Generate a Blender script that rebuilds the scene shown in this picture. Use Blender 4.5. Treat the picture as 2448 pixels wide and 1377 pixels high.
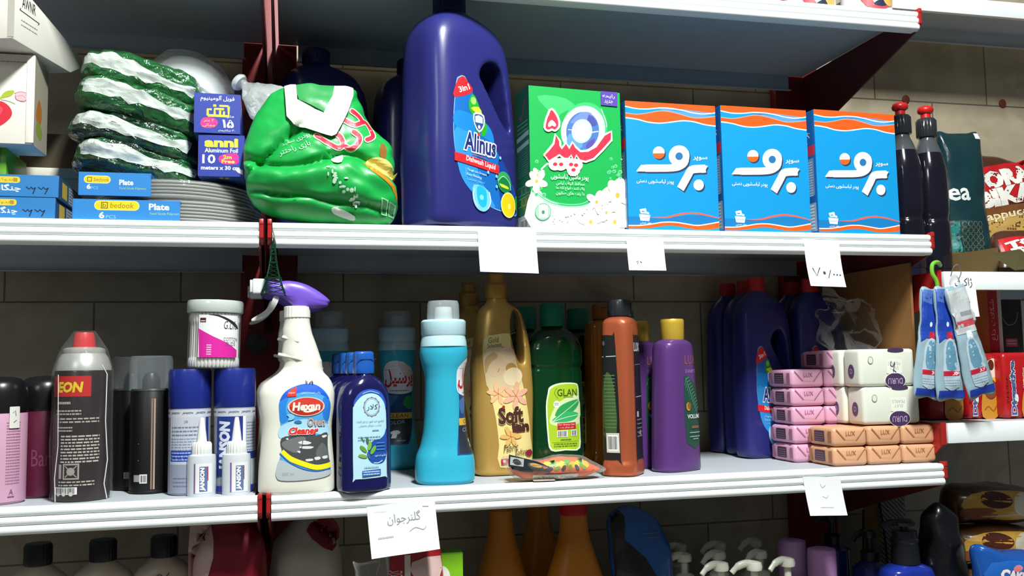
import bpy, bmesh, math, random, unicodedata
import numpy as np
from mathutils import Vector, Matrix, noise
from mathutils.bvhtree import BVHTree
from mathutils.geometry import tessellate_polygon
for _o in list(bpy.data.objects): bpy.data.objects.remove(_o)
SC = bpy.context.scene
COL = SC.collection
PI = math.pi
def lin(h):
    h = h.lstrip('#')
    c = [int(h[i:i+2], 16)/255 for i in (0, 2, 4)]
    return tuple((x/12.92 if x <= .04045 else ((x+.055)/1.055)**2.4) for x in c)
# ---------------------------------------------------------------- camera
cam_d = bpy.data.cameras.new('camera'); cam_d.sensor_width = 36; cam_d.lens = 2232.2/2448*36
cam_d.clip_start = .05
cam = bpy.data.objects.new('camera', cam_d); COL.objects.link(cam); SC.camera = cam
_f = Vector((0.23411957, 0.9684325, 0.08559513)); _r = Vector((0.97220375, -0.23346387, -0.01773374)); _u = Vector((-0.00280944, -0.08736773, 0.99617217))
_m = Matrix((( _r.x, _u.x, -_f.x), (_r.y, _u.y, -_f.y), (_r.z, _u.z, -_f.z))).to_4x4()
_m.translation = (0.019, -1.2609, 1.3524)
cam.matrix_world = _m
# ---------------------------------------------------------------- world, lamps, exposure
SC.view_settings.view_transform = 'Standard'; SC.view_settings.look = 'None'
SC.view_settings.exposure = 0.0; SC.view_settings.gamma = 1.0; SC.view_settings.use_curve_mapping = False
W = bpy.data.worlds.new('shop_dim'); SC.world = W; W.use_nodes = True
W.node_tree.nodes['Background'].inputs[0].default_value = (.80, .9, 1, 1)
W.node_tree.nodes['Background'].inputs[1].default_value = 0.085
def area(name, loc, rot, sx, sy, power, col):
    d = bpy.data.lights.new(name, 'AREA'); d.shape = 'RECTANGLE'; d.size = sx; d.size_y = sy; d.energy = power; d.color = col
    o = bpy.data.objects.new(name, d); COL.objects.link(o); o.location = loc; o.rotation_euler = rot
    return o
area('tube_lamp', (0.38, -1.25, 2.98), (math.radians(14), 0, math.radians(6)), .16, .5, 92, (.96, 1, .97))
area('fill_light', (-1.5, -2.6, 2.9), (math.radians(40), 0, math.radians(-25)), .6, .6, 11, (.92, 1, 1))  # weak fill light added from the far left, no fixture there
SC.cycles.max_bounces = 6; SC.cycles.transparent_max_bounces = 12; SC.cycles.caustics_reflective = False; SC.cycles.caustics_refractive = False
SC.cycles.sample_clamp_indirect = 4
# ---------------------------------------------------------------- materials
_mc = {}
def M(col, rough=.45, metal=0, coat=0, trans=0, ior=1.46, var=0, bump=0, scale=60, spec=.5, sss=0, stretch=None):
    k = (col, rough, metal, coat, trans, ior, var, bump, scale, spec, sss, stretch)
    if k in _mc: return _mc[k]
    m = bpy.data.materials.new('m_'+col.strip('#')); m.use_nodes = True
    nt = m.node_tree; b = nt.nodes['Principled BSDF']; c = lin(col)
    b.inputs['Base Color'].default_value = (*c, 1); b.inputs['Roughness'].default_value = rough; b.inputs['Metallic'].default_value = metal
    b.inputs['Coat Weight'].default_value = coat; b.inputs['Coat Roughness'].default_value = .12
    b.inputs['Transmission Weight'].default_value = trans; b.inputs['IOR'].default_value = ior
    b.inputs['Specular IOR Level'].default_value = spec
    if sss:
        b.inputs['Subsurface Weight'].default_value = sss; b.inputs['Subsurface Radius'].default_value = (.02, .02, .02); b.inputs['Subsurface Scale'].default_value = .5
    if var or bump:
        tc = nt.nodes.new('ShaderNodeTexCoord'); n = nt.nodes.new('ShaderNodeTexNoise'); n.inputs['Scale'].default_value = scale; n.inputs['Detail'].default_value = 4
        if stretch:
            mp = nt.nodes.new('ShaderNodeMapping'); mp.inputs['Scale'].default_value = stretch
            nt.links.new(tc.outputs['Object'], mp.inputs[0]); nt.links.new(mp.outputs[0], n.inputs['Vector'])
        else: nt.links.new(tc.outputs['Object'], n.inputs['Vector'])
        if var:
            r = nt.nodes.new('ShaderNodeMix'); r.data_type = 'RGBA'
            r.inputs[6].default_value = (*[max(0, x*(1-var)) for x in c], 1); r.inputs[7].default_value = (*[min(1, x*(1+var)) for x in c], 1)
            nt.links.new(n.outputs['Fac'], r.inputs[0]); nt.links.new(r.outputs[2], b.inputs['Base Color'])
        if bump:
            bp = nt.nodes.new('ShaderNodeBump'); bp.inputs['Strength'].default_value = bump; bp.inputs['Distance'].default_value = .004
            nt.links.new(n.outputs['Fac'], bp.inputs['Height']); nt.links.new(bp.outputs[0], b.inputs['Normal'])
    _mc[k] = m
    return m
def INK(col): return M(col, .42)
def FILM(col='#ffffff', milk=.08, rough=.12, bump=.6, scale=55, fres=.22):
    k = ('film', col, milk, rough, bump, scale, fres)
    if k in _mc: return _mc[k]
    m = bpy.data.materials.new('clear_film'); m.use_nodes = True; nt = m.node_tree; nt.nodes.clear()
    out = nt.nodes.new('ShaderNodeOutputMaterial'); mix = nt.nodes.new('ShaderNodeMixShader')
    tr = nt.nodes.new('ShaderNodeBsdfTransparent'); tr.inputs[0].default_value = (.97, .97, .97, 1)
    p = nt.nodes.new('ShaderNodeBsdfPrincipled'); p.inputs['Base Color'].default_value = (*lin(col), 1); p.inputs['Roughness'].default_value = rough
    p.inputs['Specular IOR Level'].default_value = 1
    lw = nt.nodes.new('ShaderNodeLayerWeight'); lw.inputs[0].default_value = .35
    ad = nt.nodes.new('ShaderNodeMath'); ad.operation = 'MULTIPLY_ADD'; ad.inputs[1].default_value = fres; ad.inputs[2].default_value = milk; ad.use_clamp = True
    tc = nt.nodes.new('ShaderNodeTexCoord'); n = nt.nodes.new('ShaderNodeTexNoise'); n.inputs['Scale'].default_value = scale; n.inputs['Detail'].default_value = 3
    bp = nt.nodes.new('ShaderNodeBump'); bp.inputs['Strength'].default_value = bump; bp.inputs['Distance'].default_value = .006
    L = nt.links.new
    L(tc.outputs['Object'], n.inputs['Vector']); L(n.outputs['Fac'], bp.inputs['Height']); L(bp.outputs[0], p.inputs['Normal'])
    L(lw.outputs['Fresnel'], ad.inputs[0]); L(ad.outputs[0], mix.inputs[0]); L(tr.outputs[0], mix.inputs[1]); L(p.outputs[0], mix.inputs[2]); L(mix.outputs[0], out.inputs[0])
    _mc[k] = m
    return m
# ---------------------------------------------------------------- objects
def thing(name, label, cat, loc=(0, 0, 0), rz=0, group=None, rot=None):
    o = bpy.data.objects.new(name, None); COL.objects.link(o); o.empty_display_size = .02
    o.location = loc; o.rotation_euler = rot if rot else (0, 0, math.radians(rz))
    o['label'] = label; o['category'] = cat
    if group: o['group'] = group
    return o
def tag(o, label, cat, group=None, kind=None):
    o['label'] = label; o['category'] = cat
    if group: o['group'] = group
    if kind: o['kind'] = kind
    return o
def dup(root, loc=None, rz=None, label=None, group=None, scale=None):
    r = root.copy(); COL.objects.link(r)
    if loc: r.location = loc
    if rz is not None: r.rotation_euler = (0, 0, math.radians(rz))
    if label: r['label'] = label
    if group: r['group'] = group
    if scale: r.scale = (scale,)*3
    for ch in list(root.children):
        c = ch.copy(); COL.objects.link(c); c.parent = r
        for g in ch.children:
            d = g.copy(); COL.objects.link(d); d.parent = c
    return r
def mk(name, V, F, mats, I=None, parent=None, smooth=35):
    me = bpy.data.meshes.new(name); me.from_pydata([tuple(v) for v in V], [], F)
    for m in mats: me.materials.append(m)
    if I:
        me.polygons.foreach_set('material_index', I)
    bm = bmesh.new(); bm.from_mesh(me); bmesh.ops.remove_doubles(bm, verts=bm.verts, dist=1e-6); bmesh.ops.recalc_face_normals(bm, faces=bm.faces); bm.to_mesh(me); bm.free()
    if smooth:
        me.shade_smooth(); me.set_sharp_from_angle(angle=math.radians(smooth))
    me.update()
    o = bpy.data.objects.new(name, me); COL.objects.link(o)
    if parent: o.parent = parent
    return o
def crom(pts, n=4, closed=True):
    N = len(pts); out = []
    for i in range(N if closed else N-1):
        p = [Vector(pts[(i+j-1) % N] if closed else pts[min(max(i+j-1, 0), N-1)]) for j in range(4)]
        for k in range(n):
            t = k/n
            out.append(tuple(.5*((2*p[1])+(p[2]-p[0])*t+(2*p[0]-5*p[1]+4*p[2]-p[3])*t*t+(3*p[1]-p[0]-3*p[2]+p[3])*t**3)))
    if not closed: out.append(tuple(pts[-1]))
    return out
class PCH:
    def __init__(s, x, y):
        s.x, s.y = x, y; n = len(x); h = [x[i+1]-x[i] for i in range(n-1)]; d = [(y[i+1]-y[i])/h[i] for i in range(n-1)]
        m = [0]*n; m[0], m[-1] = d[0], d[-1]
        for i in range(1, n-1):
            if d[i-1]*d[i] > 0:
                w1, w2 = 2*h[i]+h[i-1], h[i]+2*h[i-1]; m[i] = (w1+w2)/(w1/d[i-1]+w2/d[i])
        s.m, s.h = m, h
    def __call__(s, t):
        x = s.x; t = min(max(t, x[0]), x[-1]); i = 0
        while i < len(x)-2 and t > x[i+1]: i += 1
        h = s.h[i]; u = (t-x[i])/h
        return (1+2*u)*(1-u)**2*s.y[i]+u*(1-u)**2*h*s.m[i]+u*u*(3-2*u)*s.y[i+1]+u*u*(u-1)*h*s.m[i+1]
class Loft:
    """a body of superellipse sections: (z, half width, half depth, exponent, centre x, centre y), millimetres"""
    def __init__(s, secs, seg=56, sub=5):
        secs = [tuple(q)+(2.0, 0, 0)[len(q)-3:] if len(q) < 6 else q for q in secs]
        s.seg = seg; s.z = [q[0]*.001 for q in secs]
        k = [.001, .001, 1, .001, .001]
        s.f = [PCH(s.z, [q[i+1]*k[i] for q in secs]) for i in range(5)]
        s.zs = []
        for i in range(len(s.z)-1): s.zs += [s.z[i]+(s.z[i+1]-s.z[i])*j/sub for j in range(sub)]
        s.zs.append(s.z[-1]); s.c = {}
    def ring(s, z, n):
        a, b, e, cx, cy = [f(z) for f in s.f]; out = []
        for i in range(n):
            t = -PI/2+2*PI*i/n; c, q = math.cos(t), math.sin(t)
            r = (abs(c/a)**e+abs(q/b)**e)**(-1/e)
            out.append((cx+r*c, cy+r*q, z))
        return out
    def mesh(s):
        V = []; F = []; n = s.seg
        for z in s.zs: V += s.ring(z, n)
        R = len(s.zs)
        for k in range(R-1):
            for i in range(n):
                j = (i+1) % n; F.append((k*n+i, k*n+j, (k+1)*n+j, (k+1)*n+i))
        F.append(tuple(range(n))[::-1]); F.append(tuple(range((R-1)*n, R*n)))
        return V, F
    def wrap(s, u, v, o):
        z = min(max(v, s.z[0]), s.z[-1]); k = round(z, 4)
        if k not in s.c:
            P = np.array(s.ring(k, 144))[:, :2]; P = np.vstack([P[72:], P[:73]])
            L = np.concatenate([[0], np.cumsum(np.hypot(*np.diff(P, axis=0).T))]); L -= L[72]
            Tn = np.gradient(P, axis=0); N = np.stack([Tn[:, 1], -Tn[:, 0]], 1); N /= np.linalg.norm(N, axis=1)[:, None]
            s.c[k] = (P, L, N)
        P, L, N = s.c[k]
        x = np.interp(u, L, P[:, 0]); y = np.interp(u, L, P[:, 1]); nx = np.interp(u, L, N[:, 0]); ny = np.interp(u, L, N[:, 1])
        return (x+nx*o, y+ny*o, v)
class G:
    """collects geometry (metres) and links it as ONE mesh object"""
    def __init__(s): s.V = []; s.F = []; s.I = []; s.m = []; s.X = None
    def add(s, V, F, mat):
        if mat not in s.m: s.m.append(mat)
        k = s.m.index(mat); b = len(s.V)
        s.V += [tuple(s.X @ Vector(v)) if s.X else tuple(v) for v in V]
        for f in F: s.F.append(tuple(i+b for i in f)); s.I.append(k)
        return s
    def box(s, x0, x1, y0, y1, z0, z1, mat, r=0, seg=2):
        bm = bmesh.new(); bmesh.ops.create_cube(bm, size=1)
        for v in bm.verts: v.co = ((x0+x1)/2+v.co.x*(x1-x0), (y0+y1)/2+v.co.y*(y1-y0), (z0+z1)/2+v.co.z*(z1-z0))
        if r: bmesh.ops.bevel(bm, geom=bm.edges[:], offset=r, segments=seg, profile=.5, affect='EDGES')
        bm.verts.index_update()
        s.add([v.co[:] for v in bm.verts], [[v.index for v in f.verts] for f in bm.faces], mat); bm.free()
        return s
    def lathe(s, prof, mat, seg=32, c=(0, 0), ribs=0, amp=0, sx=1, sy=1, sub=0):
        if sub:
            prof = crom(prof, sub, False)
        V = []; F = []; n = seg if not ribs else ribs*4
        for r, z in prof:
            for i in range(n):
                t = 2*PI*i/n; q = r*(1+(amp*(1 if i % 4 < 2 else -1) if ribs and r > .003 else 0))
                V.append((c[0]+q*math.cos(t)*sx, c[1]+q*math.sin(t)*sy, z))
        for k in range(len(prof)-1):
            for i in range(n):
                j = (i+1) % n; F.append((k*n+i, k*n+j, (k+1)*n+j, (k+1)*n+i))
        if prof[0][0] > 1e-5: F.append(tuple(range(n))[::-1])
        if prof[-1][0] > 1e-5: F.append(tuple(range((len(prof)-1)*n, len(prof)*n)))
        return s.add(V, F, mat)
    def tube(s, pts, r, mat, seg=8, flat=1):
        V = []; F = []; P = [Vector(p) for p in pts]; n = len(P)
        up = Vector((0, 1, 0))
        for i, p in enumerate(P):
            d = (P[min(i+1, n-1)]-P[max(i-1, 0)]).normalized()
            a = d.cross(up)
            if a.length < .05: a = d.cross(Vector((1, 0, 0)))
            a.normalize(); b = a.cross(d); q = r[i] if isinstance(r, (list, tuple)) else r
            for k in range(seg):
                t = 2*PI*k/seg; V.append(p+a*q*math.cos(t)+b*q*flat*math.sin(t))
        for i in range(n-1):
            for k in range(seg):
                j = (k+1) % seg; F.append((i*seg+k, i*seg+j, (i+1)*seg+j, (i+1)*seg+k))
        F.append(tuple(range(seg))[::-1]); F.append(tuple(range((n-1)*seg, n*seg)))
        return s.add(V, F, mat)
    def prism(s, poly, y0, y1, mat, axis='y', r=0):
        """extrude an outline; axis y: (x,z) points, x: (y,z) points, z: (x,y) points"""
        f = {'y': lambda p, t: (p[0], t, p[1]), 'x': lambda p, t: (t, p[0], p[1]), 'z': lambda p, t: (p[0], p[1], t)}[axis]
        bm = bmesh.new(); vs = [bm.verts.new(f(p, y0)) for p in poly]; fc = bm.faces.new(vs)
        e = bmesh.ops.extrude_face_region(bm, geom=[fc]); dv = Vector(f((0, 0), y1))-Vector(f((0, 0), y0))
        for v in e['geom']:
            if isinstance(v, bmesh.types.BMVert): v.co += dv
        if r: bmesh.ops.bevel(bm, geom=bm.edges[:], offset=r, segments=2, profile=.5, affect='EDGES', clamp_overlap=True)
        bmesh.ops.triangulate(bm, faces=[q for q in bm.faces if len(q.verts) > 4])
        bm.verts.index_update()
        s.add([v.co[:] for v in bm.verts], [[v.index for v in q.verts] for q in bm.faces], mat); bm.free()
        return s
    def loft(s, L, mat): return s.add(*L.mesh(), mat)
    def pillow(s, outl, T, mat, p=2.4, rings=9, sub=5, disp=None, Tb=None):
        o = crom(outl, sub) if sub else list(outl); n = len(o); cx = sum(q[0] for q in o)/n; cz = sum(q[1] for q in o)/n
        V = []; F = []; Tb = T if Tb is None else Tb
        rr = [math.sin(PI/2*(k+1)/rings) for k in range(rings)]
        def lay(sg, t):
            for k in range(rings-1 if sg > 0 else rings):
                q = rr[k]; y = sg*t*max(0, 1-q**p)**(1/p)
                for x, z in o: V.append(Vector((cx+(x-cx)*q, y, cz+(z-cz)*q)))
        b = [0]; lay(-1, T); c0 = len(V); V.append(Vector((cx, -T, cz))); bk = len(V); lay(1, Tb); c1 = len(V); V.append(Vector((cx, Tb, cz)))
        for i in range(n):
            j = (i+1) % n
            F.append((c0, j, i)); F.append((c1, bk+i, bk+j))
            for k in range(rings-1):
                F.append((k*n+i, k*n+j, (k+1)*n+j, (k+1)*n+i))
            for k in range(rings-1):
                a = bk+(k+1)*n if k < rings-2 else (rings-1)*n
                F.append((bk+k*n+j, bk+k*n+i, a+i, a+j))
        if disp: V = [v+Vector(disp(v)) for v in V]
        return s.add(V, F, mat)
    def build(s, name, parent=None, smooth=35): return mk(name, s.V, s.F, s.m, s.I, parent, smooth)
def remesh(o, vox, it=6, fac=.5):
    a = o.modifiers.new('r', 'REMESH'); a.mode = 'VOXEL'; a.voxel_size = vox
    b = o.modifiers.new('s', 'SMOOTH'); b.iterations = it; b.factor = fac
    dg = bpy.context.evaluated_depsgraph_get(); me = bpy.data.meshes.new_from_object(o.evaluated_get(dg))
    mats = [m for m in o.data.materials]; o.modifiers.clear(); old = o.data; o.data = me; bpy.data.meshes.remove(old)
    me.materials.clear()
    for m in mats: me.materials.append(m)
    me.shade_smooth()
    return o
def cut(o, cutter):
    a = o.modifiers.new('b', 'BOOLEAN'); a.object = cutter; a.operation = 'DIFFERENCE'; a.solver = 'EXACT'
    dg = bpy.context.evaluated_depsgraph_get(); me = bpy.data.meshes.new_from_object(o.evaluated_get(dg))
    o.modifiers.clear(); o.data = me; bpy.data.objects.remove(cutter)
    return o
def bvh(o): return BVHTree.FromPolygons([v.co[:] for v in o.data.vertices], [p.vertices[:] for p in o.data.polygons])
# ---------------------------------------------------------------- printed matter
_FORMS = {}
for _c in list(range(0xFB50, 0xFC00))+list(range(0xFE70, 0xFEFD)):
    _d = unicodedata.decomposition(chr(_c)).split()
    if len(_d) == 2 and _d[0] in ('<isolated>', '<final>', '<initial>', '<medial>'): _FORMS.setdefault(chr(int(_d[1], 16)), {})[_d[0][1:4]] = chr(_c)
_FORMS['\ue000'] = {'iso': '\ufefb', 'fin': '\ufefc'}
def fa(t):
    """Persian text: joined letter shapes, laid out from right to left"""
    t = t.replace('\u0644\u0627', '\ue000'); out = []
    for i, c in enumerate(t):
        f = _FORMS.get(c)
        if not f: out.append(c); continue
        pv = i > 0 and 'med' in _FORMS.get(t[i-1], {}); nx = 'med' in f and i+1 < len(t) and 'fin' in _FORMS.get(t[i+1], {})
        pv = pv and 'fin' in f
        out.append(f.get('med' if pv and nx else 'fin' if pv else 'ini' if nx else 'iso', c))
    r = ''; d = ''
    for c in reversed(out):
        if c.isdigit(): d = c+d
        else: r += d+c; d = ''
    return r+d
_tc = {}
def glyphs(s, off=0.0, shear=0.0):
    k = (s, off, shear)
    if k not in _tc:
        c = bpy.data.curves.new('t', 'FONT'); c.body = s; c.resolution_u = 2; c.offset = off; c.shear = shear; c.fill_mode = 'FRONT'
        o = bpy.data.objects.new('t', c); COL.objects.link(o)
        dg = bpy.context.evaluated_depsgraph_get(); me = bpy.data.meshes.new_from_object(o.evaluated_get(dg))
        V = [(v.co.x, v.co.y) for v in me.vertices]; F = [tuple(p.vertices) for p in me.polygons]
        bpy.data.objects.remove(o); bpy.data.curves.remove(c); bpy.data.meshes.remove(me)
        _tc[k] = (V, F)
    return _tc[k]
def quad(src, w, h):
    """pixels of a quadrilateral (top-left, top-right, bottom-right, bottom-left) -> millimetres on a w x h label, origin bottom centre"""
    dst = [(-w/2, h), (w/2, h), (w/2, 0), (-w/2, 0)]; A = []; B = []
    for (x, y), (u, v) in zip(src, dst):
        A.append([x, y, 1, 0, 0, 0, -u*x, -u*y]); B.append(u); A.append([0, 0, 0, x, y, 1, -v*x, -v*y]); B.append(v)
    H = np.append(np.linalg.solve(np.array(A, float), np.array(B, float)), 1).reshape(3, 3)
    def f(x, y):
        q = H @ (x, y, 1); return (q[0]/q[2], q[1]/q[2])
    return f
class Art:
    """flat printed shapes laid over one another; units are millimetres (or pixels through q)"""
    def __init__(s, q=None): s.S = []; s.k = 0; s.q = q or (lambda x, y: (x, y)); s.rt = 0
    def _a(s, V, F, col): s.S.append((V, F, col, s.k)); s.k += 1
    def raw(s, pts, col):
        if len(pts) < 3: return
        tri = tessellate_polygon([[Vector((*p, 0)) for p in pts]]); s._a(list(pts), [tuple(t) for t in tri], col)
    def poly(s, pts, col, sm=0):
        pts = crom(pts, sm) if sm else pts; s.raw([s.q(*p) for p in pts], col); return s
    def rect(s, x0, y0, x1, y1, col, r=0):
        if r:
            p = []
            for cx, cy, a in ((x1-r, y1-r, 0), (x0+r, y1-r, 90), (x0+r, y0+r, 180), (x1-r, y0+r, 270)):
                for i in range(5): t = math.radians(a+i*22.5); p.append((cx+r*math.cos(t), cy+r*math.sin(t)))
        else: p = [(x0, y0), (x1, y0), (x1, y1), (x0, y1)]
        return s.poly(p, col)
    def ell(s, x, y, rx, ry, col, n=24, rot=0):
        c, d = math.cos(math.radians(rot)), math.sin(math.radians(rot))
        return s.poly([(x+rx*math.cos(2*PI*i/n)*c-ry*math.sin(2*PI*i/n)*d, y+rx*math.cos(2*PI*i/n)*d+ry*math.sin(2*PI*i/n)*c) for i in range(n)], col)
    def line(s, pts, w, col, sm=0, closed=False, cap=0, w2=None):
        """a stroke; w in millimetres"""
        if sm: pts = crom(pts, sm, closed)
        P = [Vector(s.q(*p)) for p in pts]; n = len(P)
        if closed: P.append(P[0]); n += 1
        V = []; F = []
        for i, p in enumerate(P):
            d = P[min(i+1, n-1)]-P[max(i-1, 0)]
            if closed and i in (0, n-1): d = P[1]-P[n-2]
            d = d.normalized() if d.length > 1e-9 else Vector((1, 0)); a = Vector((-d.y, d.x)); ww = (w if w2 is None else w+(w2-w)*i/(n-1))/2
            V += [tuple(p+a*ww), tuple(p-a*ww)]
        for i in range(n-1): F.append((2*i, 2*i+1, 2*i+3, 2*i+2))
        if cap:
            for p in (P[0], P[-1]):
                b = len(V); V += [(p.x+w/2*math.cos(2*PI*i/12), p.y+w/2*math.sin(2*PI*i/12)) for i in range(12)]; F.append(tuple(range(b, b+12)))
        s._a(V, F, col); return s
    def txt(s, t, x, y, w, h, col, b=0.0, ol=None, ow=.06, sh=0.0, rot=0, f=False):
        """text fitted to a w x h box centred at (x, y)"""
        if f: t = fa(t)
        V, F = glyphs(t, b, sh)
        if not V: return s
        xs = [v[0] for v in V]; ys = [v[1] for v in V]; x0, x1, y0, y1 = min(xs), max(xs), min(ys), max(ys)
        cu, cv = s.q(x, y)
        a = s.q(x-w/2, y); c = s.q(x+w/2, y); ww = math.hypot(c[0]-a[0], c[1]-a[1]); a = s.q(x, y-h/2); c = s.q(x, y+h/2); hh = math.hypot(c[0]-a[0], c[1]-a[1])
        kx = ww/max(x1-x0, 1e-6); ky = hh/max(y1-y0, 1e-6); cr, sr = math.cos(math.radians(rot+s.rt)), math.sin(math.radians(rot+s.rt))
        def tr(p):
            X = (p[0]-(x0+x1)/2)*kx; Y = (p[1]-(y0+y1)/2)*ky; return (cu+X*cr-Y*sr, cv+X*sr+Y*cr)
        if ol:
            for oc, w_ in (ol if isinstance(ol, list) else [(ol, ow)]):
                V2, F2 = glyphs(t, b+w_, sh); s._a([tr(p) for p in V2], F2, oc)
        s._a([tr(p) for p in V], F, col); return s
    def lines(s, x, y, w, n, gap, col, h=None, seed=1):
        """rows of tiny illegible print"""
        r = random.Random(seed); V = []; F = []
        for i in range(n):
            u = x-w/2; yy = y+gap*i
            while u < x+w/2-.02*w:
                l = w*r.uniform(.05, .16); l = min(l, x+w/2-u); hh = h or abs(gap)*.45
                b = len(V); V += [s.q(u, yy-hh/2), s.q(u+l, yy-hh/2), s.q(u+l, yy+hh/2), s.q(u, yy+hh/2)]; F.append((b, b+1, b+2, b+3)); u += l+w*.025
        s._a(V, F, col); return s
    def bars(s, x, y, w, h, col='#222222', bg='#f2f2f2', n=26, seed=3):
        s.rect(x-w/2, y-h/2, x+w/2, y+h/2, bg); r = random.Random(seed); V = []; F = []
        for i in range(n):
            a = x-w*.45+w*.9*i/n; l = w*.9/n*r.choice((.3, .5, .8)); b = len(V)
            V += [s.q(a, y-h*.42), s.q(a+l, y-h*.42), s.q(a+l, y+h*.42), s.q(a, y+h*.42)]; F.append((b, b+1, b+2, b+3))
        s._a(V, F, col); return s
    def build(s, name, parent, fn, step=None, base=.00025, dz=.00004, mat=INK, dx=0, dy=0):
        """fn(u, v, offset) in metres"""
        bm = bmesh.new(); mats = []; dz = getattr(fn, 'dz', dz)
        for V, F, col, k in s.S:
            m = mat(col) if isinstance(col, str) else col
            if m not in mats: mats.append(m)
            mi = mats.index(m); vs = [bm.verts.new(((p[0]+dx)*.001, (p[1]+dy)*.001, k*dz)) for p in V]
            for f in F:
                if len(set(f)) < 3: continue
                try: fc = bm.faces.new([vs[i] for i in f]); fc.material_index = mi
                except ValueError: pass
        if step:
            for ax in (0, 1):
                lo = min(v.co[ax] for v in bm.verts); hi = max(v.co[ax] for v in bm.verts); t = step[ax]*.001 if step[ax] else 9
                k = math.ceil(lo/t)
                while k*t < hi:
                    no = [0, 0, 0]; no[ax] = 1; co = [0, 0, 0]; co[ax] = k*t
                    bmesh.ops.bisect_plane(bm, geom=bm.verts[:]+bm.edges[:]+bm.faces[:], plane_co=co, plane_no=no, dist=1e-7); k += 1
        for v in bm.verts: v.co = fn(v.co.x, v.co.y, base+v.co.z)
        me = bpy.data.meshes.new(name); bm.to_mesh(me); bm.free()
        for m in mats: me.materials.append(m)
        o = bpy.data.objects.new(name, me); COL.objects.link(o); o.parent = parent
        return o
def flat(y=0, z=0, x=0):
    f = lambda u, v, o: (x+u, y-o, z+v)
    f.dz = .000009; return f
def plane(org, ud, vd):
    org = Vector(org); ud = Vector(ud).normalized(); vd = Vector(vd).normalized(); n = ud.cross(vd)
    f = lambda u, v, o: org+ud*u+vd*v+n*o
    f.dz = .000009; return f
def drape(o, dirn=(0, 1, 0), start=-.5):
    t = bvh(o); last = [0.0]
    def f(u, v, off):
        h = t.ray_cast(Vector((u, start, v)), Vector((0, 1, 0)))
        if h[0] is None: h = t.find_nearest(Vector((u, start*.1, v)))
        return (u, h[0].y-off, v)
    return f
# ================================================================ the setting
MID, LOW, TOP, BOT = 1.55, 1.1944, 1.9115, 0.83
def tile_wall():
    m = bpy.data.materials.new('wall_tile'); m.use_nodes = True; nt = m.node_tree; b = nt.nodes['Principled BSDF']; L = nt.links.new
    tc = nt.nodes.new('ShaderNodeTexCoord'); mp = nt.nodes.new('ShaderNodeMapping'); mp.inputs['Rotation'].default_value = (PI/2, 0, 0); mp.inputs['Location'].default_value = (.0195, .036, 0)
    br = nt.nodes.new('ShaderNodeTexBrick'); br.inputs['Scale'].default_value = 1; br.inputs['Brick Width'].default_value = .265; br.inputs['Row Height'].default_value = .205; br.inputs['Mortar Size'].default_value = .0016
    br.inputs['Color1'].default_value = (*lin('#a89b84'), 1); br.inputs['Color2'].default_value = (*lin('#b3a690'), 1); br.inputs['Mortar'].default_value = (*lin('#6b6050'), 1)
    n = nt.nodes.new('ShaderNodeTexNoise'); n.inputs['Scale'].default_value = 9; n.inputs['Detail'].default_value = 6; n.inputs['Distortion'].default_value = 1.4
    mx = nt.nodes.new('ShaderNodeMix'); mx.data_type = 'RGBA'; mx.blend_type = 'MULTIPLY'; mx.inputs[0].default_value = .5
    rp = nt.nodes.new('ShaderNodeValToRGB'); rp.color_ramp.elements[0].color = (.62, .58, .5, 1); rp.color_ramp.elements[0].position = .35; rp.color_ramp.elements[1].color = (1, 1, 1, 1); rp.color_ramp.elements[1].position = .6
    L(tc.outputs['Object'], mp.inputs[0]); L(mp.outputs[0], br.inputs[0]); L(tc.outputs['Object'], n.inputs[0]); L(n.outputs[0], rp.inputs[0]); L(br.outputs[0], mx.inputs[6]); L(rp.outputs[0], mx.inputs[7]); L(mx.outputs[2], b.inputs['Base Color'])
    b.inputs['Roughness'].default_value = .45
    return m
def struct(name, V, F, m):
    o = mk(name, V, F, [m], smooth=0); o['kind'] = 'structure'; return o
struct('wall_back', [(-3, .362, 0), (3.2, .362, 0), (3.2, .362, 3.1), (-3, .362, 3.1), (-3, .45, 0), (3.2, .45, 0), (3.2, .45, 3.1), (-3, .45, 3.1)], [(0, 1, 2, 3), (4, 7, 6, 5), (0, 4, 5, 1), (3, 2, 6, 7), (0, 3, 7, 4), (1, 5, 6, 2)], tile_wall())
struct('floor', [(-3, -4, 0), (3.2, -4, 0), (3.2, .362, 0), (-3, .362, 0)], [(0, 1, 2, 3)], M('#8f8a80', .5, var=.1, scale=8))
struct('ceiling', [(-3, -4, 3.1), (3.2, -4, 3.1), (3.2, .362, 3.1), (-3, .362, 3.1)], [(3, 2, 1, 0)], M('#d8d6d0', .8, var=.04, scale=5))
WHITE = M('#e9eeee', .34, var=.05, scale=14); UNDER = M('#b9bfc6', .5, var=.05, scale=20); RED = M('#a3201f', .4, var=.15, scale=25); DARKRED = M('#5c1719', .5, var=.12, scale=18)
def ribbed():
    P = [(.013, 0), (.002, 0)]
    for k in range(3):
        z0 = -.0006-k*.0106
        for i in range(7):
            t = i/6; P.append((-.0032*math.sin(PI*t)**.55-.0011*k, z0-.0098*t))
        P.append((.0016-.0011*k, z0-.0102))
    P += [(.0, -.0325), (.013, -.0325), (.013, -.031), (.004, -.031), (.004, -.002), (.013, -.002)]
    return P
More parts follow.
